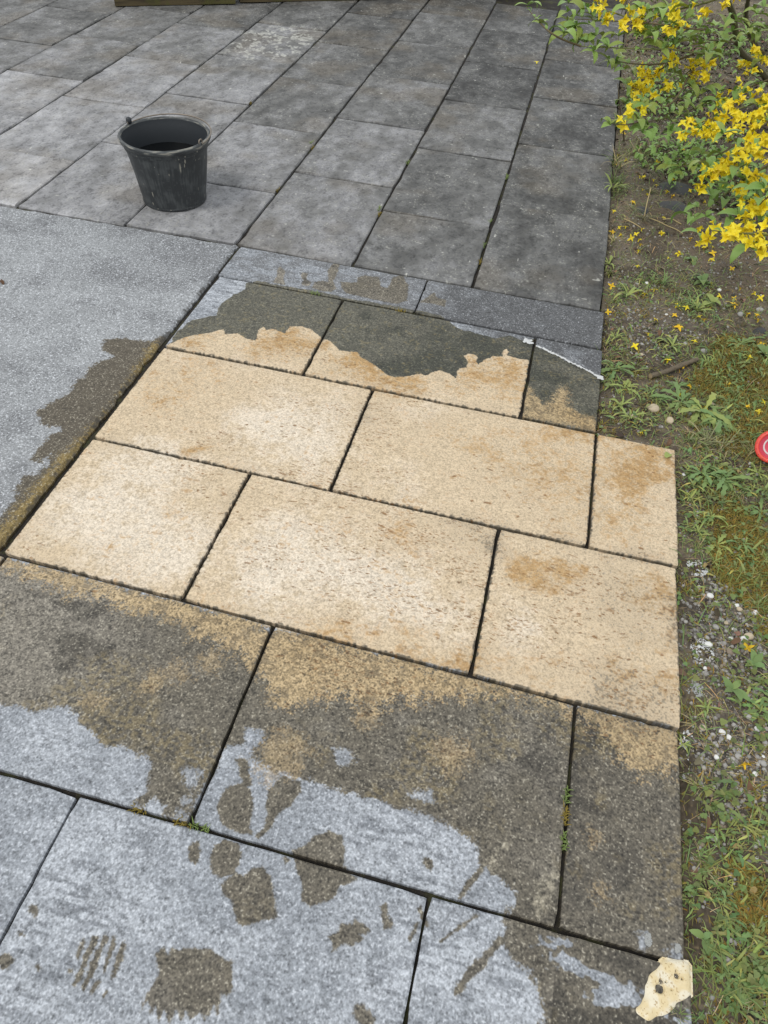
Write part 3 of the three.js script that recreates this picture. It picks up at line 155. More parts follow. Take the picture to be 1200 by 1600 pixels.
function numbered(n) { const k = taken[n] = (taken[n] ?? -1) + 1; return k ? `${n}_${String(k).padStart(3, '0')}` : n; }
function tag(o, label, category, group) { o.userData.label = label; o.userData.category = category; if (group) o.userData.group = group; return o; }
function top(o, name) { o.name = numbered(name); scene.add(o); return o; }
function part(parent, name, g, m) { const o = new THREE.Mesh(g, m); o.name = name; parent.add(o); return o; }

// ---------------------------------------------------------------- the plan of the slabs
const nearSlabs = [], farSlabs = [];
const jig = rng(5);
const lerp = (a, b, t) => a + (b - a) * t;
// z of the joints that run across, at x (the paving is a little out of square)
const zT5 = (x) => -0.335, zT4 = (x) => lerp(-0.753, -0.725, (x + 0.973) / 1.416), zT3 = (x) => lerp(-1.135, -1.122, (x + 0.963) / 1.41), zT2 = (x) => lerp(-1.536, -1.524, (x + 0.969) / 1.22),
  zT1 = (x) => lerp(-1.94, -1.908, (x + 0.97) / 1.22), zS = (x) => lerp(-2.143, -2.118, (x + 0.985) / 1.23);
const M = -0.972;
function row(list, zFar, zNear, xs, gapF, gapN, gaps = 0.0075) {
  for (let i = 0; i < xs.length - 1; i++) {
    const a = xs[i] + (i ? gaps / 2 : 0), b = xs[i + 1] - (i < xs.length - 2 ? gaps / 2 : 0);
    list.push([[a, zFar(a) + gapF], [b, zFar(b) + gapF], [b, zNear(b) - gapN], [a, zNear(a) - gapN]]);
  }
}
const bottom = () => 0.07;
row(nearSlabs, zT5, bottom, [-1.162, -0.557, 0.047, 0.449], 0.003, 0, 0.0036);
row(nearSlabs, zT4, zT5, [-1.565, -0.962, -0.357, 0.25, 0.441], 0.0028, 0.003, 0.005);
row(nearSlabs, zT3, zT4, [M, -0.557, 0.048, 0.446], 0.0028, 0.0028, 0.0052);
row(nearSlabs, zT2, zT3, [M, -0.356, 0.251, 0.452], 0.003, 0.0028, 0.0055);
row(nearSlabs, zT1, zT2, [M, -0.557, 0.05, 0.25], 0.0032, 0.0028, 0.0058);
row(nearSlabs, zS, zT1, [-0.98, -0.327, 0.246], 0.003, 0.0035, 0.004);
const cols = [0.237, -0.178, -0.586, -0.999, -1.41, -1.829, -2.241, -2.643, -3.05, -3.46];
const wander = (x, z) => (vn(x * 3.1 + 4, z * 3.1) - 0.5) * 0.008;
for (let c = 0; c < cols.length - 1; c++) {
  const x1 = cols[c], x0 = cols[c + 1], zs = [null];
  for (let k = 0; k < 7; k++) zs.push((c % 2 ? -2.55 : -2.75) - 0.606 * k);
  const skew = (x, z) => -0.002 * (-2.1 - z) * (x < -0.9 ? 1.6 : 1);
  for (let k = 0; k < zs.length - 1; k++) {
    const g = 0.0036, h = k ? 0.0022 : 0, near = (x) => (k ? zs[k] : Math.min(zS(Math.max(-1, x)) - 0.004, x < -1 ? -2.149 : 0)), far = () => zs[k + 1] + 0.0022;
    const r = c ? x1 - g : x1, l = x0 + g, q = (x, z) => [x + skew(x, z) + wander(x, z), z + wander(z, x)];
    if (far() < -6.05) continue;
    farSlabs.push([q(l, far()), q(r, far()), q(r, near(r) - h), q(l, near(l) - h)]);
  }
}
function edgeDist(list, x, z) {                                // how far inside its slab a point of the plan lies
  for (const s of list) {
    if (x < Math.min(s[0][0], s[3][0]) || x > Math.max(s[1][0], s[2][0])) continue;
    const u = (x - s[0][0]) / (s[1][0] - s[0][0]), zf = lerp(s[0][1], s[1][1], u), zn = lerp(s[3][1], s[2][1], u);
    if (z < zf || z > zn) continue;
    return Math.min(x - s[0][0], s[1][0] - x, z - zf, zn - z);
  }
  return 0;
}

// ---------------------------------------------------------------- what the slab faces are made of
const near = new Sheet(-1.0, 0.47, -2.16, 0.07, 1408, 2048);
const conc = new Sheet(-2.75, -0.97, -2.16, -0.73, 1720, 1400);
const far = new Sheet(-3.5, 0.28, -6.05, -2.11, 1800, 1880);
function slabPaint() {
  const N = near, W = D.wet;
  const wetTop = N.mask([W.top], { warp: 0.004, fine: 0.0015, soft: 0.0015 });
  const wetFront = N.mask([W.front], { warp: 0.007, fine: 0.003, soft: 0.004, grain: 0.004 });
  const wetBits = N.mask(Object.keys(W).filter((k) => !['top', 'front', 'conc'].includes(k)).map((k) => W[k]), { warp: 0.0022, fine: 0.0014, soft: 0.0022, grain: 0.0016 });
  const dried = N.mask(Object.values(D.dry), { warp: 0.004, fine: 0.003, soft: 0.005, grain: 0.005 });
  const tan = N.mask([D.tan], { warp: 0.0025, fine: 0.0012, soft: 0.0018, grain: 0.001 });
  const tanLow = N.mask([D.tanlow], { warp: 0.012, fine: 0.006, soft: 0.012, grain: 0.02 });
  const spotM = new Float32Array(N.n);
  for (const [x, z, r] of D.tspots) { const p = []; for (let k = 0; k < 10; k++) p.push(x + Math.cos(k * 0.628) * r * 0.95, z + Math.sin(k * 0.628) * r * 0.95); N.mask([p], { warp: r * 0.3, fine: 0.004, soft: 0.012, grain: 0.016 }, spotM); }
  for (let k = 0; k < spotM.length; k++) tanLow[k] = Math.max(tanLow[k], spotM[k] * 0.55);
  N.mask([D.tan3], { warp: 0.008, fine: 0.004, soft: 0.012, grain: 0.012 }, tanLow);
  const streak = N.mask(D.streak, { warp: 0.004, fine: 0.003, soft: 0.006, grain: 0.008 });
  N.pits(26000, 11, 0.0048, 0.0013, (x, z) => (z > -1.93 ? 1 : 0.4) * ss(0.50, 0.72, vn(x * 9 + 3, z * 26)) * ss(0.3, 0.6, vn(x * 2.2, z * 2.2 + 8)), 1);
  N.pits(9000, 12, 0.0036, 0.0021, (x, z) => (z > -1.15 ? 1 : 0.35) * ss(0.42, 0.72, vn(x * 7 + 30, z * 9)) * ss(0.35, 0.6, vn(x * 1.7 + 60, z * 1.7)), 1);
  N.pits(700, 13, 0.009, 0.0032, (x, z) => ss(0.5, 0.7, vn(x * 4 + 9, z * 4)), 1);
  N.pits(5200, 14, 0.0062, 0.0026, (x, z) => (z > -0.74 ? 1 : 0) * ss(0.4, 0.65, vn(x * 5 + 19, z * 9)), 1);
  const pit = N.pit;
  const dryA = C(158, 163, 170), dryB = C(186, 191, 198), dryD = C(112, 116, 123), speck = C(232, 236, 242);
  const wetA = C(108, 102, 90), wetB = C(136, 130, 119), wetD = C(62, 58, 50), wspeck = C(206, 200, 182), green = C(66, 67, 55), greenB = C(98, 96, 83), ochre = C(150, 130, 76);
  const tanPaleSheen = C(238, 224, 203), tanM = C(220, 199, 167), tanO = C(196, 158, 102), tanB = C(160, 122, 72), soot = C(84, 80, 70), pitC = C(142, 102, 58), tanV = C(194, 167, 120);
  const stripD = C(124, 126, 129), stripE = C(95, 96, 98), stripL = C(160, 165, 172);
  const a = N.paint((x, z, k, o) => {
    const g1 = vn(x * 340, z * 340), g2 = vn(x * 170 + 9, z * 190), g3 = vn(x * 560 + 3, z * 560 + 7), m0 = vn(x * 60 + 2, z * 60), m1 = fb(x * 17, z * 22), m2 = fb(x * 4.3 + 7, z * 5.1), st = vn(x * 34, z * 170 + 3);
    const p = pit[k], strip = z < zT1(x);
    o[0] = dryA[0]; o[1] = dryA[1]; o[2] = dryA[2];
    mixTo(o, dryB, ss(0.2, 0.75, m1 * 0.8 + m2 * 0.8 - 0.35 + (st - 0.5) * 0.3)); mixTo(o, dryD, 0.5 * ss(0.55, 0.8, vn(x * 40 + 40, z * 150)) * ss(0.4, 0.7, m2) + 0.15 * ss(0.6, 0.85, m0));
    if (strip) {                                              // the narrow border row is a duller grey, darkest to the right
      mixTo(o, stripD, 0.9); mixTo(o, stripL, 0.75 * ss(0.48, 0.72, fb(x * 26, z * 60) * 0.8 + ss(-0.2, -0.8, x) * 0.22)); mixTo(o, stripE, ss(-0.42, -0.05, x + (m1 - 0.5) * 0.7) * 0.85);
    } else if (z < -1.7) mixTo(o, stripE, ss(-0.3, 0.02, x + (m1 - 0.5) * 0.3) * (0.65 + 0.3 * ss(0.3, 0.6, m1)));
    let w = Math.max(wetTop[k], wetFront[k], wetBits[k]);
    // the corner slab of the front row is only patchily wet
    if (z > -0.335 && x > 0.15) w *= ss(0.40, 0.46, fb(x * 12 + 3, z * 26 + 9) + (x - 0.3) * 0.35 + 0.05 + (g2 - 0.5) * 0.16);
    w *= 1 - dried[k] * 0.85;
    let rough = 0.92, amp = 0.62;
    if (w > 0.001) {
      const up = wetTop[k] > 0.3 ? 1 : 0, c = up ? [...green] : [...wetA], left = ss(-0.5, -0.85, x + (m1 - 0.5) * 0.3) * (1 - up);
      if (up) mixTo(c, greenB, ss(0.4, 0.75, m1 * 0.6 + m2 * 0.45 + ss(-0.35, -0.75, x + (m0 - 0.5) * 0.2) * 0.32));
      else { mixTo(c, wetB, ss(0.4, 0.75, m1 * 0.55 + m2 * 0.35 + left * 0.3)); mixTo(c, wetD, 0.75 * ss(0.48, 0.75, m2 * 0.75 + (x > 0.25 ? 0.2 : 0) + (m1 - 0.5) * 0.7)); mixTo(c, ochre, (wetBits[k] > 0.3 ? 0.06 : 0.26) * ss(0.52, 0.7, fb(x * 9 + 70, z * 9)) * ss(0.35, 0.6, g2)); }
      mixTo(c, wetD, 0.8 * p); if (up) mixTo(c, ochre, 0.22 * ss(0.62, 0.85, g2 * 0.6 + m0 * 0.4));
      mixTo(o, c, w); rough = lerp(rough, up ? 0.55 : 0.66, w); amp = lerp(amp, 0.85, w);
    } else mixTo(o, dryD, 0.4 * p);
    const t = tan[k], tl = tanLow[k] * (1 - t), tm = Math.max(t, tl * 0.8);
    if (tm > 0.001) {
      const c = [...tanM], e = edgeDist(nearSlabs, x, z), qx = x + (fb(x * 7 + 5, z * 7) - 0.5) * 0.22, qz = z + (fb(x * 7, z * 7 + 40) - 0.5) * 0.16, wh = blobField(D.white, qx, qz), og = blobField(D.orange, qx, qz), dt = blobField(D.dirt, qx, qz);
      mixTo(c, tanPaleSheen, ss(0.0, 1.0, wh * 1.1 + (m1 - 0.5) * 0.9 + (m0 - 0.5) * 0.5 + (g2 - 0.5) * 0.5)); mixTo(c, tanO, ss(0.1, 1.25, og * 1.1 + (m1 - 0.5) * 1.3 + (m0 - 0.5) * 0.6 + (g2 - 0.5) * 0.7) * 0.85);  // pale tan, whitened further to paint in sky sheen on the wet faces
      mixTo(c, tanB, 0.5 * ss(0.5, 0.85, g2 * 0.4 + m0 * 0.35 + og * 0.3 + (st - 0.5) * 0.3));
      if (tl > 0.001) mixTo(c, tanV, 0.75 * (1 - t));
      const edge = ss(0.04, 0.0, e) * ss(0.3, 0.6, vn(x * 14 + 5, z * 14)), dd = dt * 1.1 + edge * 0.6 + (m2 - 0.5) * 0.5 + ss(-0.3, 0.3, x) * 0.15;     // grit that the cleaning left, in specks
      mixTo(c, soot, 0.7 * ss(0.66, 0.90, g1 * 0.42 + g3 * 0.2 + g2 * 0.24 + dd * 0.24 + (m1 - 0.5) * 0.2)); mixTo(c, soot, 0.85 * ss(0.004, 0.0, e + (g2 - 0.5) * 0.007));
      mixTo(c, pitC, 0.9 * p);
      if (tl > 0) mixTo(c, wetD, 0.55 * (1 - t) * ss(0.5, 0.75, g2 * 0.5 + m0 * 0.5));
      mixTo(o, c, tm); rough = lerp(rough, 0.7, tm); amp = lerp(amp, 0.42, t);
    }
    if (streak[k] > 0) mixTo(o, C(176, 168, 148), 0.55 * streak[k] * ss(0.3, 0.6, m0 * 0.6 + g2 * 0.4));
    const gr = Math.max(0.25, 1 + amp * ((g1 - 0.5) * 1.15 + (g2 - 0.5) * 0.55 + (g3 - 0.5) * 0.95 + (m0 - 0.5) * 0.2)); o[0] *= gr; o[1] *= gr; o[2] *= gr;    // sand grains of the facing
    mixTo(o, w > 0.5 ? wspeck : speck, (1 - tm * 0.8) * (w > 0.5 ? (wetTop[k] > 0.3 ? 0.25 : 0.6) : 0.6) * ss(0.70, 0.88, g1 * 0.62 + g3 * 0.38));  // pale grains, their sparkle painted in as bright specks
    o[3] = rough; o[4] = 0.6 + (g1 - 0.5) * 0.2 + (g2 - 0.5) * 0.2 + (m0 - 0.5) * 0.12 + (st - 0.5) * 0.1 - p * 0.4;
  });
  // the poured concrete on the left
  const cw = conc.mask([W.conc], { warp: 0.006, fine: 0.004, soft: 0.004, grain: 0.006 }), ct = conc.mask([D.conctan], { warp: 0.006, fine: 0.004, soft: 0.012, grain: 0.012 });
  conc.pits(2500, 21, 0.004, 0.0028, () => 0.8, 0.9);
  const cA = C(136, 138, 141), cB = C(174, 177, 180), cD = C(92, 94, 96), cW = C(98, 90, 76), cO = C(150, 128, 74);
  const b = conc.paint((x, z, k, o) => {
    const g1 = vn(x * 330, z * 330), g2 = vn(x * 150 + 9, z * 150), g3 = vn(x * 640 + 3, z * 640), m0 = vn(x * 40, z * 40), m1 = fb(x * 12, z * 12), m2 = fb(x * 3 + 7, z * 3), p = conc.pit[k];
    o[0] = cA[0]; o[1] = cA[1]; o[2] = cA[2]; mixTo(o, cB, ss(0.36, 0.7, m1 * 0.5 + m2 * 0.55)); mixTo(o, cD, 0.6 * ss(0.5, 0.85, g1 * 0.45 + g2 * 0.55) + 0.22 * ss(0.5, 0.75, m1)); mixTo(o, speck, 0.55 * ss(0.6, 0.84, g1 * 0.6 + g3 * 0.4));  // speck here paints pale aggregate together with its sparkle
    mixTo(o, cD, 0.5 * p); const gr = Math.max(0.3, 1 + 0.7 * ((g1 - 0.5) + (g2 - 0.5) * 0.6 + (g3 - 0.5) * 0.7)); o[0] *= gr; o[1] *= gr; o[2] *= gr;
    const w = cw[k]; let rough = 0.92;
    if (w > 0.001) { const c = [...cW]; mixTo(c, cO, ct[k] * 0.95 * ss(0.05, 0.55, m0 * 0.6 + g2 * 0.5)); mixTo(c, wetD, 0.5 * ss(0.5, 0.85, g1 * 0.5 + g2 * 0.5)); mixTo(c, wspeck, 0.6 * ss(0.62, 0.9, g1 * 0.4 + g3 * 0.6)); c[0] *= gr; c[1] *= gr; c[2] *= gr; mixTo(o, c, w); rough = 0.66; }
    mixTo(o, wetD, 0.8 * ss(-0.994, -0.984, x + (g2 - 0.5) * 0.012 + (m0 - 0.5) * 0.014));       // black algae on its rounded lip
    o[3] = rough; o[4] = 0.55 + (g1 - 0.5) * 0.3 + (g2 - 0.5) * 0.3 - p * 0.3;
  });
  // the older slabs beyond
  const flaky = far.mask([D.flaky], { warp: 0.05, fine: 0.02, soft: 0.05 });
  far.pits(14000, 31, 0.008, 0.003, (x, z) => ss(0.45, 0.7, vn(x * 5, z * 11)), 0.8);
  const toneOf = farSlabs.map((s) => { const cx = (s[0][0] + s[2][0]) / 2, cz = (s[0][1] + s[2][1]) / 2; let a = 0, w = 0; for (const [x, z, v] of D.tone) { const q = 1 / (0.02 + (x - cx) ** 2 + (z - cz) ** 2) ** 2; a += v * q; w += q; } return a / w + (jig() - 0.5) * 9; });  // each slab's own grey and algae, with sky gloss and bush shade painted in
  const which = (x, z) => { for (let i = 0; i < farSlabs.length; i++) { const s = farSlabs[i]; if (x >= Math.min(s[0][0], s[3][0]) - 0.006 && x <= Math.max(s[1][0], s[2][0]) + 0.006 && z >= Math.min(s[0][1], s[1][1]) - 0.006 && z <= Math.max(s[2][1], s[3][1]) + 0.006) return i; } return 0; };
  const lichen = C(196, 196, 188), grime = C(64, 63, 58), brown = C(122, 112, 96);
  const c = far.paint((x, z, k, o) => {
    const i = which(x, z), g1 = vn(x * 260, z * 210), g2 = vn(x * 110, z * 75), m0 = vn(x * 42, z * 26), m1 = fb(x * 15 + i * 3.1, z * 8.5), m2 = fb(x * 4.2 + i * 7.7, z * 2.6), st = fb(x * 30 + i, z * 34), p = far.pit[k];
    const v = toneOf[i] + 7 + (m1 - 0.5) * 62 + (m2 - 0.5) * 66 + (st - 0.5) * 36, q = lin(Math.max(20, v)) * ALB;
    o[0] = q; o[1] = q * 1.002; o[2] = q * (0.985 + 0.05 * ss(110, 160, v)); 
    mixTo(o, brown, 0.4 * ss(0.5, 0.75, fb(x * 4 + 33 + i, z * 4)));
    mixTo(o, grime, 0.5 * ss(0.5, 0.85, g2 * 0.6 + g1 * 0.4) * (0.5 + m1) + 0.4 * p); mixTo(o, lichen, 0.4 * ss(0.66, 0.9, g1 * 0.7 + g2 * 0.3) * ss(0.35, 0.6, m1) + 0.8 * ss(0.93, 0.97, vn(x * 70 + 7, z * 70)) * ss(0.45, 0.6, m0));
    const f = flaky[k]; if (f > 0) mixTo(o, lichen, 0.6 * f * ss(0.52, 0.66, vn(x * 34, z * 30) * 0.5 + vn(x * 12, z * 14) * 0.25 + g2 * 0.25));
    const gr = Math.max(0.3, 1 + 0.55 * (g1 - 0.5) + 0.6 * (g2 - 0.5) + 0.35 * (m0 - 0.5)); o[0] *= gr; o[1] *= gr; o[2] *= gr;
    o[3] = 0.84; o[4] = 0.55 + (g1 - 0.5) * 0.2 + (g2 - 0.5) * 0.3 + (m0 - 0.5) * 0.3 + (st - 0.5) * 0.4 - p * 0.25;
  });
  return [a, b, c];
}
const [nearMaps, concMaps, farMaps] = slabPaint();
const M_near = new THREE.MeshStandardMaterial({ ...nearMaps, roughness: 1, bumpScale: 0.0022 });
const M_conc = new THREE.MeshStandardMaterial({ ...concMaps, roughness: 1, bumpScale: 0.0025 });
const M_far = new THREE.MeshStandardMaterial({ ...farMaps, roughness: 1, bumpScale: 0.003 });

// ---------------------------------------------------------------- ground, paving, concrete
function slabGeo(q, sheet, y, seed, { chip = 0.0012, bevel = 0.0028, deep = 0.05, per = 9, tilt = 0.0016, rise = null } = {}) {
  const r = rng(seed), cx = (q[0][0] + q[2][0]) / 2, cz = (q[0][1] + q[2][1]) / 2, tx = (r() - 0.5) * tilt * 4, tz = (r() - 0.5) * tilt * 4, out = [], inn = [];
  const sgn = Math.sign((q[1][0] - q[0][0]) * (q[2][1] - q[1][1]) - (q[1][1] - q[0][1]) * (q[2][0] - q[1][0]));
  const n = q.length;
  for (let e = 0; e < n; e++) {
    const a = q[e], b = q[(e + 1) % n], L = Math.hypot(b[0] - a[0], b[1] - a[1]), nx = -(b[1] - a[1]) / L * sgn, nz = (b[0] - a[0]) / L * sgn;
    for (let k = 0; k < per; k++) {
      const t = k === 0 ? Math.min(0.012, 0.004 / L) : k / per + (r() - 0.5) * 0.5 / per; let d = r() * chip; if (r() < 0.07) d += chip * 2.2 * r();
      if (k === 0) d = 0.0008;
      out.push([a[0] + (b[0] - a[0]) * t + nx * d, a[1] + (b[1] - a[1]) * t + nz * d]);
      const f = d + bevel * (0.7 + r() * 0.7); inn.push([a[0] + (b[0] - a[0]) * t + nx * f, a[1] + (b[1] - a[1]) * t + nz * f]);
    }
  }
  const Y = (x, z) => y + (rise ? rise(x, z) : 0) + (x - cx) * tx + (z - cz) * tz, pos = [], uv = [], idx = [];
  const put = (x, yy, z) => { pos.push(x, yy, z); uv.push(...sheet.uv(x, z)); };
  const m = out.length, tri = (A, B, Cc) => { for (const v of [A, B, Cc]) put(...v); };
  const ctr = [cx, Y(cx, cz), cz];
  for (let i = 0; i < m; i++) {
    const j = (i + 1) % m, ti = [inn[i][0], Y(...inn[i]), inn[i][1]], tj = [inn[j][0], Y(...inn[j]), inn[j][1]], oi = [out[i][0], Y(...out[i]) - bevel * 0.8, out[i][1]], oj = [out[j][0], Y(...out[j]) - bevel * 0.8, out[j][1]], bi = [oi[0], y - deep, oi[2]], bj = [oj[0], y - deep, oj[2]];
    if (sgn > 0) { tri(ctr, tj, ti); tri(ti, tj, oj); tri(ti, oj, oi); tri(oi, oj, bj); tri(oi, bj, bi); } else { tri(ctr, ti, tj); tri(ti, oj, tj); tri(ti, oi, oj); tri(oi, bj, oj); tri(oi, bi, bj); }
  }
  return geo(pos, null, uv);
}
function structure(o, name) { o.userData.kind = 'structure'; return top(o, name); }

const paving = structure(new THREE.Group(), 'pavement');
nearSlabs.forEach((q, i) => part(paving, numbered('slab'), slabGeo(q, near, (jig() - 0.5) * 0.002, 100 + i, { per: 14 }), M_near));
farSlabs.forEach((q, i) => part(paving, numbered('slab'), slabGeo(q, far, (jig() - 0.5) * 0.004, 300 + i, { chip: 0.003, bevel: 0.004, tilt: 0.003 }), M_far));
structure(new THREE.Mesh(slabGeo([[-2.74, -2.142], [-0.986, -2.142], [-0.986, -0.762], [-2.74, -0.762]], conc, 0.001, 900, { chip: 0.004, bevel: 0.009, per: 60, tilt: 0 }), M_conc), 'concrete_floor');

function noiseTex(w, h, fn, srgb = true) {
  const d = new Uint8Array(w * h * 4), o = [0, 0, 0];
  for (let j = 0; j < h; j++) for (let i = 0; i < w; i++) { fn(i, j, o); const q = (j * w + i) * 4; d[q] = enc(o[0]); d[q + 1] = enc(o[1]); d[q + 2] = enc(o[2]); d[q + 3] = 255; }
  const t = new THREE.DataTexture(d, w, h, THREE.RGBAFormat, THREE.UnsignedByteType); t.magFilter = t.minFilter = THREE.LinearFilter; t.wrapS = t.wrapT = THREE.RepeatWrapping; if (srgb) t.colorSpace = THREE.SRGBColorSpace; t.needsUpdate = true; return t;
}
const jA = C(40, 36, 31), jB = C(78, 70, 56), jC = C(70, 72, 36);
const sandMap = noiseTex(512, 512, (i, j, o) => { const g = vn(i * 0.5, j * 0.5), m = fb(i * 0.03125, j * 0.03125); o[0] = jA[0]; o[1] = jA[1]; o[2] = jA[2]; mixTo(o, jB, 0.8 * ss(0.5, 0.9, g * 0.6 + m * 0.4)); mixTo(o, jC, 0.6 * ss(0.56, 0.7, m)); });
const M_sand = new THREE.MeshStandardMaterial({ map: sandMap, roughness: 0.95 });
function bed(x0, x1, z0, z1, y, step, amp) {
  const nx = Math.max(2, Math.round((x1 - x0) / step)), nz = Math.max(2, Math.round((z1 - z0) / step)), pos = [], uv = [], idx = [];
  for (let j = 0; j <= nz; j++) for (let i = 0; i <= nx; i++) { const x = lerp(x0, x1, i / nx), z = lerp(z0, z1, j / nz); pos.push(x, y + (fb(x * 24, z * 24) - 0.5) * amp, z); uv.push(x * 2, z * 2); }
  for (let j = 0; j < nz; j++) for (let i = 0; i < nx; i++) { const a = j * (nx + 1) + i, b = a + nx + 1; idx.push(a, b, a + 1, a + 1, b, b + 1); }
  return geo(pos, idx, uv);
}
structure(new THREE.Mesh(mergeGeometries([bed(-1.7, 0.432, -1.52, 0.06, -0.013, 0.012, 0.010), bed(-3.6, 0.222, -6.1, -1.522, -0.011, 0.02, 0.012)]), M_sand), 'ground_under_slabs');
const M_base = new THREE.MeshStandardMaterial({ color: col(92, 84, 66), roughness: 1 });
structure(new THREE.Mesh((() => { const g = new THREE.PlaneGeometry(120, 120); g.rotateX(-Math.PI / 2); g.translate(0, -0.062, 0); return g; })(), M_base), 'ground');

// garden soil
const edgeX = (z) => (z < -1.518 ? 0.247 : z < -0.335 ? 0.446 : 0.45);
function gy(x, z) {
  const e = x - edgeX(z);
  return -0.016 + (fb(x * 6, z * 6) - 0.5) * 0.034 + (fb(x * 30, z * 30) - 0.5) * 0.012 - 0.012 * ss(0.03, 0.0, e) + 0.03 * ss(0.25, 0.9, e) + 0.05 * ss(1.1, 2.6, e);
}
const soilSheet = new Sheet(0.2, 1.7, -6.6, 0.1, 900, 2048);
const soilMaps = (() => {
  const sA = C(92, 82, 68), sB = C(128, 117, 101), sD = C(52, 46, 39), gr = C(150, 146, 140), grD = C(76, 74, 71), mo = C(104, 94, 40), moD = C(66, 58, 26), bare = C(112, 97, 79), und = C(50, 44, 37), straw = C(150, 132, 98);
  soilSheet.pits(9000, 41, 0.006, 0.004, () => 0.7, 0.8);
  return soilSheet.paint((x, z, k, o) => {
    const g1 = vn(x * 300, z * 300), g2 = vn(x * 120, z * 120), m0 = vn(x * 40, z * 40), m1 = fb(x * 10, z * 10);
    o[0] = sA[0]; o[1] = sA[1]; o[2] = sA[2]; mixTo(o, sB, ss(0.35, 0.7, m1)); mixTo(o, bare, blobField(D.bare, x, z) * 0.8);
    mixTo(o, grD, blobField(D.gravb, x, z) * 0.7); mixTo(o, gr, blobField(D.gravb, x, z) * 0.7 * ss(0.58, 0.8, g2 * 0.7 + g1 * 0.3)); mixTo(o, und, ss(0.3, 0.8, blobField(D.under, x, z) + (m1 - 0.5)) * 0.7);  // und: damp dark soil below the bush, with its shade mixed into the colour
    mixTo(o, sD, 0.7 * ss(0.48, 0.8, g1 * 0.35 + g2 * 0.35 + m0 * 0.3)); mixTo(o, straw, 0.5 * ss(0.7, 0.9, vn(x * 60, z * 200) * 0.5 + g1 * 0.5));
    const mm = ss(0.2, 0.9, blobField(D.mossb, x, z) + (m1 - 0.5) * 1.5); mixTo(o, g2 > 0.5 ? mo : moD, mm * 0.7);
    mixTo(o, sD, 0.5 * soilSheet.pit[k]); const gf = Math.max(0.3, 1 + 0.8 * (g1 - 0.5) + 0.7 * (g2 - 0.5) + 0.5 * (m0 - 0.5)); o[0] *= gf; o[1] *= gf; o[2] *= gf;
    o[3] = 0.95; o[4] = 0.5 + (g1 - 0.5) * 0.4 + (g2 - 0.5) * 0.4 - 0.2 * soilSheet.pit[k];
  });
})();
const M_soil = new THREE.MeshStandardMaterial({ ...soilMaps, roughness: 1, bumpScale: 0.006 });
{
  const pos = [], uv = [], idx = [], nx = 150, nz = 560;
  for (let j = 0; j <= nz; j++) for (let i = 0; i <= nx; i++) { const z = lerp(-7.2, 0.25, j / nz), x0 = edgeX(z) - 0.006, x = x0 + (i / nx) ** 1.4 * 2.4; pos.push(x, gy(x, z), z); const [u, v] = soilSheet.uv(Math.min(1.69, x), Math.max(-6.59, Math.min(0.09, z))); uv.push(u, v); }
  for (let j = 0; j < nz; j++) for (let i = 0; i < nx; i++) { const a = j * (nx + 1) + i, b = a + nx + 1; idx.push(a, b, a + 1, a + 1, b, b + 1); }
  structure(new THREE.Mesh(geo(pos, idx, uv), M_soil), 'soil');
}

// ---------------------------------------------------------------- timber edging at the back
function noiseMat(fn, w = 256, h = 256, opt = {}) { return new THREE.MeshStandardMaterial({ map: noiseTex(w, h, fn), roughness: 0.9, ...opt }); }
const tA = C(96, 84, 58), tB = C(64, 54, 38), tG = C(92, 92, 42);
const M_timber = noiseMat((i, j, o) => { const s = vn(i * 0.03, j * 0.5), m = fb(i * 0.03, j * 0.06); o[0] = tA[0]; o[1] = tA[1]; o[2] = tA[2]; mixTo(o, tB, ss(0.35, 0.8, s)); mixTo(o, tG, 0.7 * ss(0.45, 0.65, m)); });
function timber(ax, az, bx, bz, th, hgt, label, seed) {
  const L = Math.hypot(bx - ax, bz - az), r = rng(seed), pos = [], uv = [], idx = [], n = 24, prof = [];
  for (const [u, v] of [[0, 0], [0, 0.94], [0.06, 1], [0.94, 1], [1, 0.94], [1, 0]]) prof.push([-u * th, v * hgt]);
  for (let i = 0; i <= n; i++) prof.forEach(([d, y], k) => { pos.push(i / n * L, Math.max(0.001, y + (y > 0.01 ? (r() - 0.5) * 0.004 : 0)), d + (r() - 0.5) * 0.003); uv.push(i / n * L * 1.2, k * 0.17); });
  const m = prof.length;
  for (let i = 0; i < n; i++) for (let k = 0; k < m - 1; k++) { const a = i * m + k; idx.push(a, a + m, a + 1, a + 1, a + m, a + m + 1); }
  for (const e of [0, n]) for (let k = 1; k < m - 1; k++) idx.push(e * m, ...(e ? [e * m + k + 1, e * m + k] : [e * m + k, e * m + k + 1]));
  const o = new THREE.Mesh(toCreasedNormals(geo(pos, idx, uv), 0.6), M_timber);
  o.position.set(ax, 0.003, az); o.rotation.y = -Math.atan2(bz - az, bx - ax);
  return tag(top(o, 'timber_edging'), label, 'edging', 'timbers along the back of the paving');
}
timber(-2.69, -4.508, -2.078, -4.848, 0.12, 0.2, 'weathered mossy timber at the far left back of the paving', 51);
timber(-2.066, -4.888, -0.3, -5.865, 0.12, 0.2, 'long mossy timber set slightly back, right of the shorter one', 52);

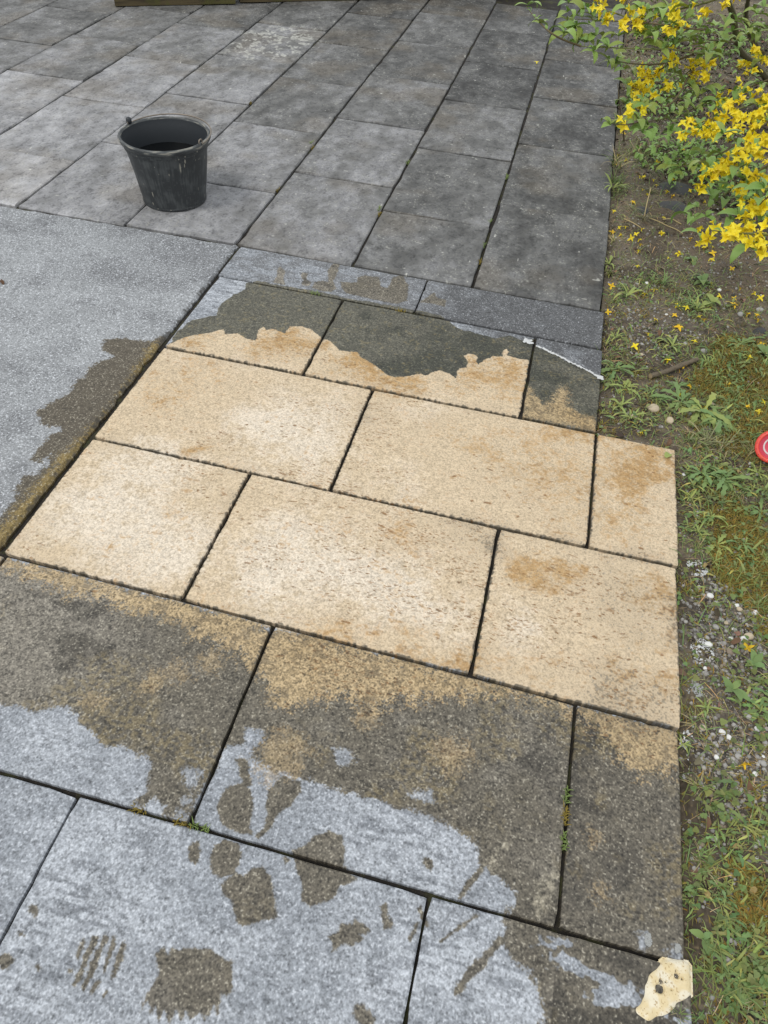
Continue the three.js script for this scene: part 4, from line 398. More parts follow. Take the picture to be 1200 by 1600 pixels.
// ---------------------------------------------------------------- bucket
{
  const b = top(new THREE.Group(), 'bucket'); tag(b, 'dirty black plastic builder\'s bucket half full of water', 'bucket'); b.position.set(-1.331, 0.0035, -2.387); b.rotation.y = 0;
  const bA = C(54, 58, 60), bB = C(88, 92, 93), bW = C(178, 174, 160), bBr = C(104, 92, 66);
  const br = rng(61), spl = []; for (let k = 0; k < 110; k++) spl.push([br() * 1024, br() * 256, 0.8 + br() * br() * 3.2, 1 + br() * 2.2]);
  const bm = noiseTex(1024, 256, (i, j, o) => {
    const m = fb(i * 0.02, j * 0.05), s = vn(i * 0.25, j * 0.06), g = vn(i * 0.6, j * 0.6); o[0] = bA[0]; o[1] = bA[1]; o[2] = bA[2];
    mixTo(o, bB, 0.75 * ss(0.42, 0.75, m * 0.7 + s * 0.3)); mixTo(o, bB, 0.5 * ss(0.8, 0.95, vn(i * 0.09, j * 0.4)));
    mixTo(o, bBr, 0.75 * ss(40, 8, j + (m - 0.5) * 50) * ss(0.3, 0.6, g * 0.4 + m * 0.6));
    for (const [x, y, r, e] of spl) { const d = ((i - x) / r) ** 2 + ((j - y) / (r * e)) ** 2; if (d < 1.6) mixTo(o, bW, 0.75 * ss(1.6, 0.4, d + (g - 0.5))); }
  });
  const M_b = new THREE.MeshStandardMaterial({ map: bm, roughness: 0.52 }), M_in = new THREE.MeshStandardMaterial({ color: col(52, 57, 62), roughness: 0.5 });
  const rim = noiseTex(512, 32, (i, j, o) => { const m = fb(i * 0.05, j * 0.2); o[0] = bA[0]; o[1] = bA[1]; o[2] = bA[2]; mixTo(o, bB, ss(0.3, 0.6, m)); mixTo(o, bW, 0.6 * ss(0.56, 0.72, m)); });
  const M_rim = new THREE.MeshStandardMaterial({ map: rim, roughness: 0.45 }), M_wire = new THREE.MeshStandardMaterial({ color: col(150, 140, 128), roughness: 0.45, metalness: 0.6 });
  const V = (a) => a.map(([x, y]) => new THREE.Vector2(x, y));
  const warp = (g) => { const p = g.attributes.position; for (let i = 0; i < p.count; i++) { const x = p.getX(i), y = p.getY(i), z = p.getZ(i), a = Math.atan2(z, x), k = 1 + 0.012 * Math.sin(2 * a + 0.6) * (y / 0.22) + 0.006 * Math.sin(3 * a + y * 20) - 0.02 * Math.exp(-(((a - 2.6) / 0.4) ** 2) - ((y - 0.1) / 0.06) ** 2); p.setXYZ(i, x * k, y, z * k); } g.computeVertexNormals(); return g; };
  part(b, 'body', warp(new THREE.LatheGeometry(V([[0.001, 0.004], [0.108, 0.004], [0.110, 0], [0.1137, 0.001], [0.1142, 0.008], [0.1125, 0.0105], [0.1195, 0.05], [0.1272, 0.1], [0.1349, 0.15], [0.1405, 0.187], [0.145, 0.19], [0.1472, 0.203]]), 96)), M_b);
  part(b, 'rim', warp(new THREE.LatheGeometry(V([[0.1472, 0.203], [0.1535, 0.208], [0.157, 0.214], [0.1572, 0.2195], [0.155, 0.2235], [0.151, 0.2252], [0.1475, 0.2235], [0.1455, 0.2185]]), 96)), M_rim);
  part(b, 'inner_wall', warp(new THREE.LatheGeometry(V([[0.1455, 0.2185], [0.143, 0.203], [0.137, 0.187], [0.1312, 0.15], [0.1235, 0.1], [0.1158, 0.05], [0.1095, 0.008], [0.001, 0.0075]]), 96)), M_in);
  part(b, 'water', warp(new THREE.LatheGeometry(V([[0.1302, 0.1452], [0.127, 0.144], [0.08, 0.1437], [0.001, 0.1437]]), 64)), new THREE.MeshPhysicalMaterial({ color: col(40, 46, 50), roughness: 0.04, transmission: 0.85, ior: 1.33, thickness: 0.13, attenuationColor: new THREE.Color(0.25, 0.32, 0.34), attenuationDistance: 0.06 }));
  const pts = []; for (let k = 0; k <= 26; k++) { const a = THREE.MathUtils.degToRad(lerp(-166, 13, k / 26)), u = Math.sin(Math.PI * k / 26); pts.push(new THREE.Vector3(Math.cos(a) * (0.1575 + 0.002 * u), 0.223 + 0.0085 * u, Math.sin(a) * (0.1575 + 0.002 * u))); }
  const handle = part(b, 'handle', new THREE.TubeGeometry(new THREE.CatmullRomCurve3(pts), 90, 0.0024, 8), M_wire);
  for (const [deg, dark] of [[-166, 1], [13, 0]]) {
    const a = THREE.MathUtils.degToRad(deg), g = new THREE.TorusGeometry(0.0085, 0.0023, 8, 18); g.rotateY(-a + Math.PI / 2); const e = part(handle, 'handle_eye', g, M_wire); e.position.set(Math.cos(a) * 0.153, 0.228, Math.sin(a) * 0.153);
    if (dark) { const k = new THREE.LatheGeometry(V([[0.0005, 0], [0.008, 0.001], [0.0098, 0.008], [0.0092, 0.017], [0.005, 0.021], [0.0005, 0.0215]]), 18); const m = part(b, 'handle_lug', k, M_in); m.position.set(Math.cos(a) * 0.154, 0.2235, Math.sin(a) * 0.154); }
  }
  // float line of grey scum on the water
  shade(b);
}

// ---------------------------------------------------------------- plants: shared leaf, petal and stone shapes
const vary = (base, k, spread, seed, opt) => { const r = rng(seed); return Array.from({ length: k }, () => { const s = 1 + (r() - 0.5) * spread, w = (r() - 0.5) * spread * 0.5; return new THREE.MeshPhysicalMaterial({ color: new THREE.Color().setRGB(base[0] * s * (1 + w), base[1] * s, base[2] * s * (1 - w)), roughness: 0.7, side: THREE.DoubleSide, ...opt }); }); };
const M_leafBush = vary([0.23, 0.33, 0.06], 6, 0.55, 1, { transmission: 0.3, roughness: 0.6, thickness: 0 });
const M_weed = vary([0.165, 0.245, 0.075], 5, 0.5, 2, { transmission: 0.15, thickness: 0 });
const M_weedY = vary([0.32, 0.36, 0.09], 4, 0.4, 3, { transmission: 0.18, thickness: 0 });
const M_petal = vary([0.90, 0.74, 0.016], 4, 0.12, 4, { transmission: 0.2, roughness: 0.6, thickness: 0 });
const M_withered = vary([0.68, 0.46, 0.02], 4, 0.3, 5, { roughness: 0.8 });
const M_blade = vary([0.165, 0.215, 0.055], 4, 0.4, 6), M_straw = vary([0.40, 0.33, 0.17], 4, 0.4, 7), M_pale = vary([0.22, 0.22, 0.11], 3, 0.35, 8);
function leafGeo(L, Wd, kind, bend, cup, n, seed) {             // a leaf along +z, lying in xz, bent down towards its tip, folded at the midrib
  const r = rng(seed), pos = [], idx = [], uv = [], tw = (r() - 0.5) * 0.5;
  for (let i = 0; i <= n; i++) {
    const t = i / n; let w = kind === 'oval' ? Math.sin(Math.PI * Math.min(1, 0.06 + t * 0.96)) ** 0.75 * (1.15 - 0.35 * t) : kind === 'saw' ? (0.22 + 0.85 * t) * Math.sin(Math.PI * Math.min(1, 0.08 + t * 0.93)) ** 0.6 * (i % 2 ? 1.15 : 0.62) : kind === 'strap' ? (0.5 + 0.55 * t) * (1 - t ** 3.5) + 0.03 : (1 - t ** 1.6) + 0.02;
    if (i === n) w = 0.04;
    w *= Wd / 2; const a = bend * t * t, z = L * t * Math.cos(a * 0.6), y = L * (0.10 * t - Math.sin(a) * t * 0.55), x = tw * L * 0.25 * t * t, f = cup * w, s = 1 + (r() - 0.5) * 0.2;
    pos.push(x - w * s, y + f, z, x, y, z, x + w * (2 - s), y + f * (0.8 + r() * 0.4), z); uv.push(0, t, 0.5, t, 1, t);
  }
  for (let i = 0; i < n; i++) { const a = i * 3; idx.push(a, a + 1, a + 3, a + 1, a + 4, a + 3, a + 1, a + 2, a + 4, a + 2, a + 5, a + 4); }
  return geo(pos, idx, uv);
}
function petalStar(seed, open, ln = 0.0205, wd = 0.0112) {       // four narrow petals on a short tube
  const r = rng(seed), gs = [];
  for (let k = 0; k < 4; k++) { const g = leafGeo(ln * (0.85 + r() * 0.3), wd * (0.85 + r() * 0.3), 'oval', 0.5 + r() * 0.5, 0.35 + r() * 0.3, 4, seed * 9 + k); g.rotateX(-open + (r() - 0.5) * 0.4); g.rotateZ((r() - 0.5) * 0.3); g.rotateY(k * Math.PI / 2 + (r() - 0.5) * 0.35); gs.push(g); }
  const tube = new THREE.CylinderGeometry(0.0028, 0.0016, 0.008, 6, 1, true); tube.translate(0, -0.003, 0); gs.push(tube);
  return mergeGeometries(gs);
}
const G_flower = [0, 1, 2, 3, 4, 5].map((i) => petalStar(20 + i, 0.35 + 0.14 * i));
const G_dead = [0, 1, 2, 3].map((i) => petalStar(40 + i, 0.12 + 0.2 * i, 0.017, 0.0075));
const dummy = new THREE.Object3D(), vUp = new THREE.Vector3(0, 1, 0);
function orient(o, dir, roll = 0) { const m = new THREE.Matrix4(), z = dir.clone().normalize(), x = new THREE.Vector3().crossVectors(vUp, z).normalize(), y = new THREE.Vector3().crossVectors(z, x); m.makeBasis(x, y, z); o.quaternion.setFromRotationMatrix(m); o.rotateZ(roll); }
function stoneGeo(seed, flat = 0.6, det = 1) { let g = new THREE.IcosahedronGeometry(1, det); g.deleteAttribute('uv'); g.deleteAttribute('normal'); g = mergeVertices(g, 1e-4); g.setAttribute('uv', new THREE.Float32BufferAttribute(new Float32Array(g.attributes.position.count * 2), 2)); const p = g.attributes.position, s = seed * 3.7; for (let i = 0; i < p.count; i++) { const x = p.getX(i), y = p.getY(i), z = p.getZ(i), k = 0.78 + 0.42 * vn(x * 1.3 + s, y * 1.3 + z * 1.1 + s); p.setXYZ(i, x * k, y * k * flat, z * k * (0.75 + 0.3 * PT[seed & 255])); } g.computeVertexNormals(); return g; }

// ---------------------------------------------------------------- the yellow-flowering bush
{
  const bush = top(new THREE.Group(), 'flowering_bush'); tag(bush, 'leafy bush with bright yellow star flowers arching over the paving edge', 'bush');
  const r = rng(201), M_bark = new THREE.MeshStandardMaterial({ color: new THREE.Color(0.085, 0.075, 0.03), roughness: 0.85 }), M_twig = new THREE.MeshStandardMaterial({ color: new THREE.Color(0.13, 0.10, 0.05), roughness: 0.85 }), M_green = new THREE.MeshStandardMaterial({ color: new THREE.Color(0.14, 0.15, 0.05), roughness: 0.8 });
  const curve = (a) => { const p = []; for (let i = 0; i < a.length; i += 3) p.push(new THREE.Vector3(a[i], a[i + 1], a[i + 2])); return new THREE.CatmullRomCurve3(p); };
  function taper(c, seg, rad, r0, r1) { const g = new THREE.TubeGeometry(c, seg, 1, rad), p = g.attributes.position, n = rad + 1; for (let i = 0; i <= seg; i++) { const ctr = c.getPointAt(i / seg), k = lerp(r0, r1, i / seg) * (1 + 0.12 * Math.sin(i * 2.1)); for (let j = 0; j < n; j++) { const q = i * n + j; p.setXYZ(q, ctr.x + (p.getX(q) - ctr.x) * k, ctr.y + (p.getY(q) - ctr.y) * k, ctr.z + (p.getZ(q) - ctr.z) * k); } } g.computeVertexNormals(); return g; }
  D.stems.forEach((s, i) => part(bush, 'stem', taper(curve(s), 36, 9, i ? 0.007 : 0.008, i ? 0.015 : 0.019), M_bark));
  const branches = D.twigs.map((t, i) => part(bush, 'branch', taper(curve(t), 30, 6, 0.0011, 0.0036), i % 3 ? M_twig : M_green)), samples = D.twigs.map((t) => curve(t).getPoints(40));
  const branchAt = (q) => { let bi = 0, bd = 1e9; samples.forEach((l, i) => l.forEach((p) => { const d = p.distanceToSquared(q); if (d < bd) { bd = d; bi = i; } })); return branches[bi]; };
  let nl = 0; const extra = [];
  const G_l = [0, 1, 2, 3, 4, 5].map((i) => leafGeo(0.054 + 0.005 * i, 0.0245 + 0.002 * (i % 3), 'oval', 0.5 + 0.22 * i, 0.3 + 0.1 * (i % 3), 5, 300 + i));
  function leaf(p, dir, s, forced) {
    const g = G_l[(r() * 6) | 0], m = M_leafBush[(r() * 6) | 0];
    dummy.position.copy(p); orient(dummy, dir, (r() - 0.5) * 0.9); dummy.scale.setScalar(s); dummy.updateMatrix();
    if (nl < 290 && forced) { const o = part(branchAt(p), 'leaf', g, m); o.position.copy(p); o.quaternion.copy(dummy.quaternion); o.scale.setScalar(s); nl++; } else { const c = g.clone(); c.applyMatrix4(dummy.matrix); extra.push(c); }
  }
  D.bleaf.forEach((b) => {
    const p = new THREE.Vector3(b[0], b[1], b[2]), q = new THREE.Vector3(b[3], b[4], b[5]), n = 2 + ((r() * 2.2) | 0), mid = p.clone().lerp(q, 0.5); mid.y += 0.006;
    if (p.distanceTo(q) > 0.012) part(branchAt(q), 'twig', taper(new THREE.CatmullRomCurve3([q, mid, p]), 6, 5, 0.0013, 0.0008), M_green);
    const out = p.clone().sub(q); out.y = 0; const a0 = out.length() > 0.01 ? Math.atan2(out.x, out.z) : r() * 6.28;
    for (let k = 0; k < n; k++) { const a = a0 + (k - (n - 1) / 2) * 1.7 + (r() - 0.5) * 0.9; leaf(p, new THREE.Vector3(Math.sin(a), 0.15 + (r() - 0.4) * 0.8, Math.cos(a)), 0.62 + r() * 0.5, true); }
    if (r() < 0.8) { const a = a0 + (r() - 0.5) * 2; leaf(p, new THREE.Vector3(Math.sin(a) * 0.6, 0.9, Math.cos(a) * 0.6), 0.35 + r() * 0.25, false); }
  });
  let nf = 0;
  D.bflow.forEach((b) => {
    const p = new THREE.Vector3(b[0], b[1], b[2]), q = new THREE.Vector3(b[3], b[4], b[5]), mid = p.clone().lerp(q, 0.5); mid.y += 0.006;
    if (p.distanceTo(q) > 0.012) part(branchAt(q), 'twig', taper(new THREE.CatmullRomCurve3([q, mid, p]), 6, 5, 0.0012, 0.0008), M_twig);
    const n = 2 + ((r() * 1.9) | 0);
    for (let k = 0; k < n && nf < 300; k++, nf++) {
      const o = part(branchAt(q), 'flower', G_flower[(r() * 6) | 0], M_petal[(r() * 4) | 0]);
      o.position.set(p.x + (r() - 0.5) * 0.03, p.y + (r() - 0.5) * 0.024, p.z + (r() - 0.5) * 0.03); o.rotation.set((r() - 0.5) * 2.2 + 0.5, r() * 6.28, (r() - 0.5) * 2.2); o.scale.setScalar(0.85 + r() * 0.4);
    }
  });
  const blooms = []; D.bflow.forEach((b) => { for (let k = 0; k < 2; k++) { const g = G_flower[(r() * 6) | 0].clone(); dummy.position.set(b[0] + (r() - 0.5) * 0.07, b[1] + 0.008 + (r() - 0.5) * 0.03, b[2] + (r() - 0.5) * 0.07); dummy.rotation.set((r() - 0.5) * 2.2 + 0.5, r() * 6.28, (r() - 0.5) * 2.2); dummy.scale.setScalar(0.6 + r() * 0.35); dummy.updateMatrix(); g.applyMatrix4(dummy.matrix); blooms.push(g); } });
  part(bush, 'smaller_flowers', mergeGeometries(blooms), M_petal[1]).userData.kind = 'stuff';
  // small young leaves all along the twigs
  D.twigs.forEach((t) => { const c = curve(t), L = c.getLength(), n = Math.round(L / 0.035); for (let k = 0; k < n; k++) { const u = (k + r()) / n; if (r() < 0.35) continue; const p = c.getPointAt(u), a = r() * 6.28; leaf(p, new THREE.Vector3(Math.cos(a), 0.4 + (r() - 0.5), Math.sin(a)), 0.22 + r() * 0.4, false); } });
  for (let k = 0; k < 2000; k++) { const b = D.under[(r() * D.under.length) | 0], a = r() * 6.28, q = Math.sqrt(r()) * b[2] * 1.2, x = b[0] + Math.cos(a) * q, z = b[1] + Math.sin(a) * q * 1.6; if (x < edgeX(z) + 0.03 || fb(x * 5, z * 5 + 3) < 0.47) continue; const y = gy(x, z) + 0.01 + r() * r() * 0.16, a2 = r() * 6.28; leaf(new THREE.Vector3(x, y, z), new THREE.Vector3(Math.cos(a2), 0.3 + r(), Math.sin(a2)), 0.3 + r() * 0.45, false); }
  const sm = part(bush, 'young_leaves', mergeGeometries(extra), M_leafBush[0]); sm.userData.kind = 'stuff';
  shade(bush);
}

// ---------------------------------------------------------------- weeds and grass in the bed
const soilAt = (x, z) => (x > edgeX(z) + 0.004 ? gy(x, z) : 0.0);
const rankList = {}, nth = ['', 'second ', 'third ', 'fourth ', 'fifth ', 'sixth ', 'seventh ', 'eighth ', 'ninth ', 'tenth '];
function ranked(o, label, cat, group) { tag(o, label, cat, group); (rankList[label] ??= []).push(o); }
const G_weed = {};
for (const [k, n, list] of [['saw', 9, 5], ['strap', 6, 4], ['broad', 6, 4], ['blade', 5, 3]]) G_weed[k] = Array.from({ length: list }, (_, i) => leafGeo(1, k === 'saw' ? 0.27 : k === 'strap' ? 0.15 : k === 'broad' ? 0.44 : 0.07, k === 'broad' ? 'oval' : k, 0.5 + 0.3 * i, 0.25, n, 400 + i + n * 10));
const weedPlace = (x, z, kind) => (z < -2.5 ? 'by the far slab edge' : z < -1.85 ? 'on the bare soil' : z < -1.45 ? 'by the slab corner and stick' : z < -1.0 ? 'beside the tan slabs' : z < -0.6 ? 'beside the gravel patch' : 'in the clover near the front');
const weedLook = { saw: 'toothed-leaf weed rosette', strap: 'narrow-leaved pale green weed', broad: 'broad-leaved small weed', blade: 'dark grassy weed clump' };
D.weeds.forEach(([x, z, rad, kind, n], i) => {
  const r = rng(700 + i), o = top(new THREE.Group(), 'weed'), mats = kind === 'strap' || r() < 0.2 ? M_weedY : M_weed; o.position.set(x, soilAt(x, z) - 0.003, z);
  ranked(o, `${weedLook[kind]} ${weedPlace(x, z, kind)}`, 'weed', 'weeds in the soil strip');
  if (kind === 'saw') n = Math.round(n * 1.5); else if (kind !== 'broad') n += 2;
  for (let k = 0; k < n; k++) { const l = part(o, 'leaf', G_weed[kind][(r() * G_weed[kind].length) | 0], mats[(r() * mats.length) | 0]), a = k / n * 6.28 + (r() - 0.5) * 0.9; const up = kind === 'blade' ? 0.5 + r() * 0.9 : kind === 'saw' ? 0.1 + r() * 0.35 : 0.2 + r() * 0.7; orient(l, new THREE.Vector3(Math.sin(a), up, Math.cos(a)), (r() - 0.5) * 0.6); const s = rad * (0.7 + r() * 0.5); l.scale.set(s, s * (0.8 + 0.3 * r()), s); l.position.set((r() - 0.5) * rad * 0.2, 0.004 + r() * 0.006, (r() - 0.5) * rad * 0.2); }
  shade(o);
});
function bladeGeo(L, w, bend, seed) { return leafGeo(L, w, 'blade', bend, 0.15, 4, seed); }
const G_blade = [0, 1, 2, 3].map((i) => bladeGeo(1, 0.055, 0.4 + 0.5 * i, 500 + i));
D.tufts.forEach(([x, z, rad, kind], i) => {
  const r = rng(900 + i), o = top(new THREE.Group(), 'grass_tuft'), gs = [[], []]; o.position.set(x, soilAt(x, z) - 0.004, z);
  for (let k = 0; k < 34; k++) { const a = r() * 6.28, g = G_blade[(r() * 4) | 0].clone(), s = rad * (0.6 + r() * 0.9); dummy.position.set((r() - 0.5) * rad * 0.5, 0, (r() - 0.5) * rad * 0.5); orient(dummy, new THREE.Vector3(Math.sin(a), kind === 2 ? 0.15 + r() * 0.5 : 0.4 + r() * 1.6, Math.cos(a))); dummy.scale.set(s * 0.8, s, s); dummy.updateMatrix(); g.applyMatrix4(dummy.matrix); gs[r() < (kind === 2 ? 0.75 : 0.22) ? 1 : 0].push(g); }
  for (const [k, name] of [[0, 'green_blades'], [1, 'dry_blades']]) if (gs[k].length) { const m = part(o, name, mergeGeometries(gs[k]), k ? M_straw[i % 4] : kind === 1 ? M_pale[i % 3] : M_blade[i % 4]); m.userData.kind = 'stuff'; }
  ranked(o, `${['green', 'pale green', 'straw-coloured dry'][kind]} grass tuft ${weedPlace(x, z)}`, 'grass tuft', 'grass tufts in the soil strip');
  shade(o);
});
// what nobody could count: moss, loose blades, clover, grit, dead stems
function scatter(name, geos, mats, want, accept, place, seed, zr = [-6.3, 0.12]) {
  const r = rng(seed), lists = geos.map(() => []); let tries = 0, got = 0;
  while (got < want && tries++ < want * 60) { const z = lerp(zr[0], zr[1], r()), x = edgeX(z) + 0.004 + r() * (z > -1.518 ? 0.42 - z * 0.12 : 0.58 - z * 0.13); if (r() > accept(x, z)) continue; place(dummy, x, z, r); dummy.updateMatrix(); const k = (r() * geos.length) | 0; lists[k].push([dummy.matrix.clone(), 0.7 + r() * 0.6]); got++; }
  const root = top(new THREE.Group(), name); root.userData.kind = 'stuff';
  geos.forEach((g, k) => { if (!lists[k].length) return; const im = new THREE.InstancedMesh(g, mats[k % mats.length], lists[k].length); im.name = name + '_pieces'; im.userData.kind = 'stuff'; lists[k].forEach(([m, s], i) => { im.setMatrixAt(i, m); im.setColorAt(i, (name === 'gravel' ? new THREE.Color(s, s, s) : new THREE.Color(s * (0.8 + 0.55 * PT[(i * 7 + k) & 65535]), s, s * (0.8 + 0.4 * PT[(i * 13 + k) & 65535])))); }); im.castShadow = im.receiveShadow = true; root.add(im); });
  return tag(root, '', '');
}
const seedl = D.weeds.map(([x, z, r]) => [x, z, r * 1.3, 0.8]);
for (const key of ['clov', 'grassb', 'mossb']) for (const b of D[key].slice()) if (b[1] > -2.4) D[key].push([b[0] + 0.24, b[1] - 0.07, b[2] * 1.3, b[3] * 0.8]);
const plainTag = (o, label, cat) => tag(o, label, cat);
const M_moss = vary([0.19, 0.155, 0.03], 3, 0.5, 31, { roughness: 0.95 }), M_clov = vary([0.13, 0.20, 0.06], 3, 0.4, 32, { transmission: 0.1, thickness: 0 });
plainTag(scatter('moss', [0, 1, 2].map((i) => leafGeo(0.016, 0.0028, 'blade', 0.6 + i * 0.5, 0.2, 3, 520 + i)), M_moss, 56000, (x, z) => 0.03 + ss(0.15, 0.95, blobField(D.mossb, x, z) + (fb(x * 14, z * 14) - 0.5) * 1.5), (o, x, z, r) => { const a = r() * 6.28; o.position.set(x, gy(x, z) - 0.002, z); orient(o, new THREE.Vector3(Math.sin(a), 0.5 + r() * 1.6, Math.cos(a))); o.scale.setScalar(0.5 + r() * 0.8); }, 41, [-2.4, 0.1]), 'olive brown moss carpeting the soil strip', 'moss');
plainTag(scatter('grass', G_blade, [...M_blade, ...M_pale], 14000, (x, z) => 0.05 + 0.5 * blobField(D.grassb, x, z) * ss(0.3, 0.6, fb(x * 9, z * 9)) + 0.2 * ss(0.03, 0, x - edgeX(z)) * ss(0.45, 0.6, vn(3, z * 5)), (o, x, z, r) => { const a = r() * 6.28; o.position.set(x, gy(x, z) - 0.003, z); orient(o, new THREE.Vector3(Math.sin(a), 0.2 + r() * 1.2, Math.cos(a))); o.scale.setScalar(0.018 + r() * 0.04); o.scale.x *= 0.8; }, 42), 'thin loose grass blades growing through the soil', 'grass');
plainTag(scatter('straw', G_blade, M_straw, 19000, (x, z) => 0.22 + 0.5 * ss(0.5, 0.7, fb(x * 7 + 9, z * 7)), (o, x, z, r) => { const a = r() * 6.28; o.position.set(x, gy(x, z) + 0.001, z); orient(o, new THREE.Vector3(Math.sin(a), (r() - 0.3) * 0.25, Math.cos(a))); const s = 0.018 + r() * r() * 0.06; o.scale.set(s * 0.45, s, s); }, 43), 'dead straw and stem fragments lying on the soil', 'straw');
const clover = (() => { const gs = []; for (let k = 0; k < 3; k++) { const g = leafGeo(0.0056, 0.006, 'oval', 0.3, 0.25, 4, 530 + k); g.rotateX(-0.15); g.rotateY(k * 2.094); gs.push(g); } return mergeGeometries(gs); })();
plainTag(scatter('clover', [clover, clover.clone().scale(1.2, 1.1, 1.2)], M_clov, 2100, (x, z) => 0.03 + 0.7 * blobField(D.clov, x, z) * ss(0.42, 0.62, fb(x * 18, z * 18)), (o, x, z, r) => { o.position.set(x, gy(x, z) + 0.004 + r() * 0.014, z); o.rotation.set((r() - 0.5) * 0.9, r() * 6.28, (r() - 0.5) * 0.9); o.scale.setScalar(0.55 + r() * 0.7); }, 44, [-2.3, 0.12]), 'low clover leaves spreading over the front of the strip', 'clover');
plainTag(scatter('ground_cover', [...G_weed.saw, ...G_weed.strap], [...M_weed, ...M_weedY], 5200, (x, z) => 0.02 + ss(0.25, 0.8, (blobField(D.grassb, x, z) + blobField(D.clov, x, z) * 0.7 + blobField(seedl, x, z)) * ss(0.36, 0.6, fb(x * 11 + 4, z * 11))), (o, x, z, r) => { const a = r() * 6.28; o.position.set(x, gy(x, z), z); orient(o, new THREE.Vector3(Math.sin(a), 0.1 + r() * 0.9, Math.cos(a)), (r() - 0.5) * 0.8); o.scale.setScalar(0.014 + r() * r() * 0.034); }, 47), 'low green seedlings and small leaves covering the soil strip', 'ground cover');
const M_grit = [[0.30, 0.285, 0.265], [0.16, 0.145, 0.13], [0.33, 0.32, 0.30], [0.22, 0.18, 0.13]].map((c) => new THREE.MeshStandardMaterial({ color: new THREE.Color(...c), roughness: 0.95 }));
plainTag(scatter('gravel', [0, 1, 2, 3].map((i) => stoneGeo(60 + i, 0.65, 0)), M_grit, 20000, (x, z) => 0.10 + 0.9 * blobField(D.gravb, x, z), (o, x, z, r) => { o.position.set(x, gy(x, z) + 0.0005, z); o.rotation.set(r() * 0.6, r() * 6.28, r() * 0.6); o.scale.setScalar(0.0012 + r() ** 3 * 0.0048); }, 45), 'fine grey grit and gravel mixed into the soil', 'gravel');
plainTag(scatter('leaf_litter', [0, 1, 2].map((i) => leafGeo(0.03, 0.013, 'oval', 1.2 + i * 0.4, 0.8, 3, 540 + i)), [0, 1, 2].map((i) => new THREE.MeshStandardMaterial({ color: new THREE.Color([0.075, 0.17, 0.05][i], [0.058, 0.125, 0.042][i], [0.04, 0.085, 0.034][i]), roughness: 0.95, side: THREE.DoubleSide })), 4200, (x, z) => 0.03 + 0.9 * blobField(D.under, x, z), (o, x, z, r) => { o.position.set(x, gy(x, z) + 0.003, z); o.rotation.set((r() - 0.5) * 0.7, r() * 6.28, (r() - 0.5) * 0.7); o.scale.setScalar(0.4 + r() * 0.8); }, 46), 'dark dead leaves littering the soil under the bush', 'leaf litter');  // dark litter, its browns deepened to add shade below the bush

// ---------------------------------------------------------------- fallen flowers, pebbles, stick, dead leaves
D.fallen.forEach(([x, z], i) => {
  const r = rng(1200 + i), o = new THREE.Mesh(G_dead[(r() * 4) | 0], r() < 0.65 ? M_petal[(r() * 4) | 0] : M_withered[(r() * 4) | 0]);
  o.position.set(x, soilAt(x, z) + 0.007, z); o.rotation.set((r() - 0.5) * 1.6, r() * 6.28, (r() - 0.5) * 1.6); o.scale.setScalar(0.62 + r() * 0.4); o.castShadow = o.receiveShadow = true; top(o, 'fallen_flower');
  const zone = z < -2.55 ? ['fallen yellow flower on the soil under the bush', 'fallen flowers under the bush'] : z < -2.0 ? ['fallen yellow flower on the bare soil in front of the bush', 'fallen flowers on the bare soil'] : z < -1.3 ? ['fallen yellow flower on the mossy soil around the stick', 'fallen flowers on the moss'] : z < -0.8 ? ['small yellow flower on the gravel patch beside the tan slabs', null] : ['orange-yellow fallen flower on the gravel near the clover', null];
  tag(o, zone[0], 'flower', zone[1]);
});
{ const o = new THREE.Mesh(G_dead[1], M_petal[0]); o.position.set(D.slabpetal[0], 0.008, D.slabpetal[1]); o.castShadow = true; tag(top(o, 'fallen_flower'), 'single yellow flower fallen on the dark far slab', 'flower'); }
const M_peb = [[0.74, 0.74, 0.72], [0.50, 0.42, 0.30], [0.36, 0.35, 0.33], [0.26, 0.21, 0.16]].map((c, i) => new THREE.MeshStandardMaterial({ color: new THREE.Color(...c), roughness: 0.8 }));
D.pebbles.forEach(([x, z, rad, t], i) => {
  const o = new THREE.Mesh(stoneGeo(i + 3, 0.62, 2), M_peb[t]); o.position.set(x, soilAt(x, z) + rad * 0.3, z); o.rotation.set(0.2 * Math.sin(i), i * 1.9, 0); o.scale.setScalar(rad * 1.05); o.castShadow = o.receiveShadow = true; top(o, 'pebble');
  const nm = ['white', 'beige', 'grey', 'brown'][t], zone = z < -1.85 ? 'on the bare soil' : z < -1.3 ? 'among the weeds by the slab corner' : z < -0.78 ? 'in the gravel beside the tan slabs' : 'among the clover at the front';
  tag(o, rad > 0.0155 ? `large ${nm} pebble ${zone}` : `small ${nm} pebble ${zone}`, 'pebble', `${rad > 0.0155 ? 'large' : 'small'} ${nm} pebbles ${zone}`);
});
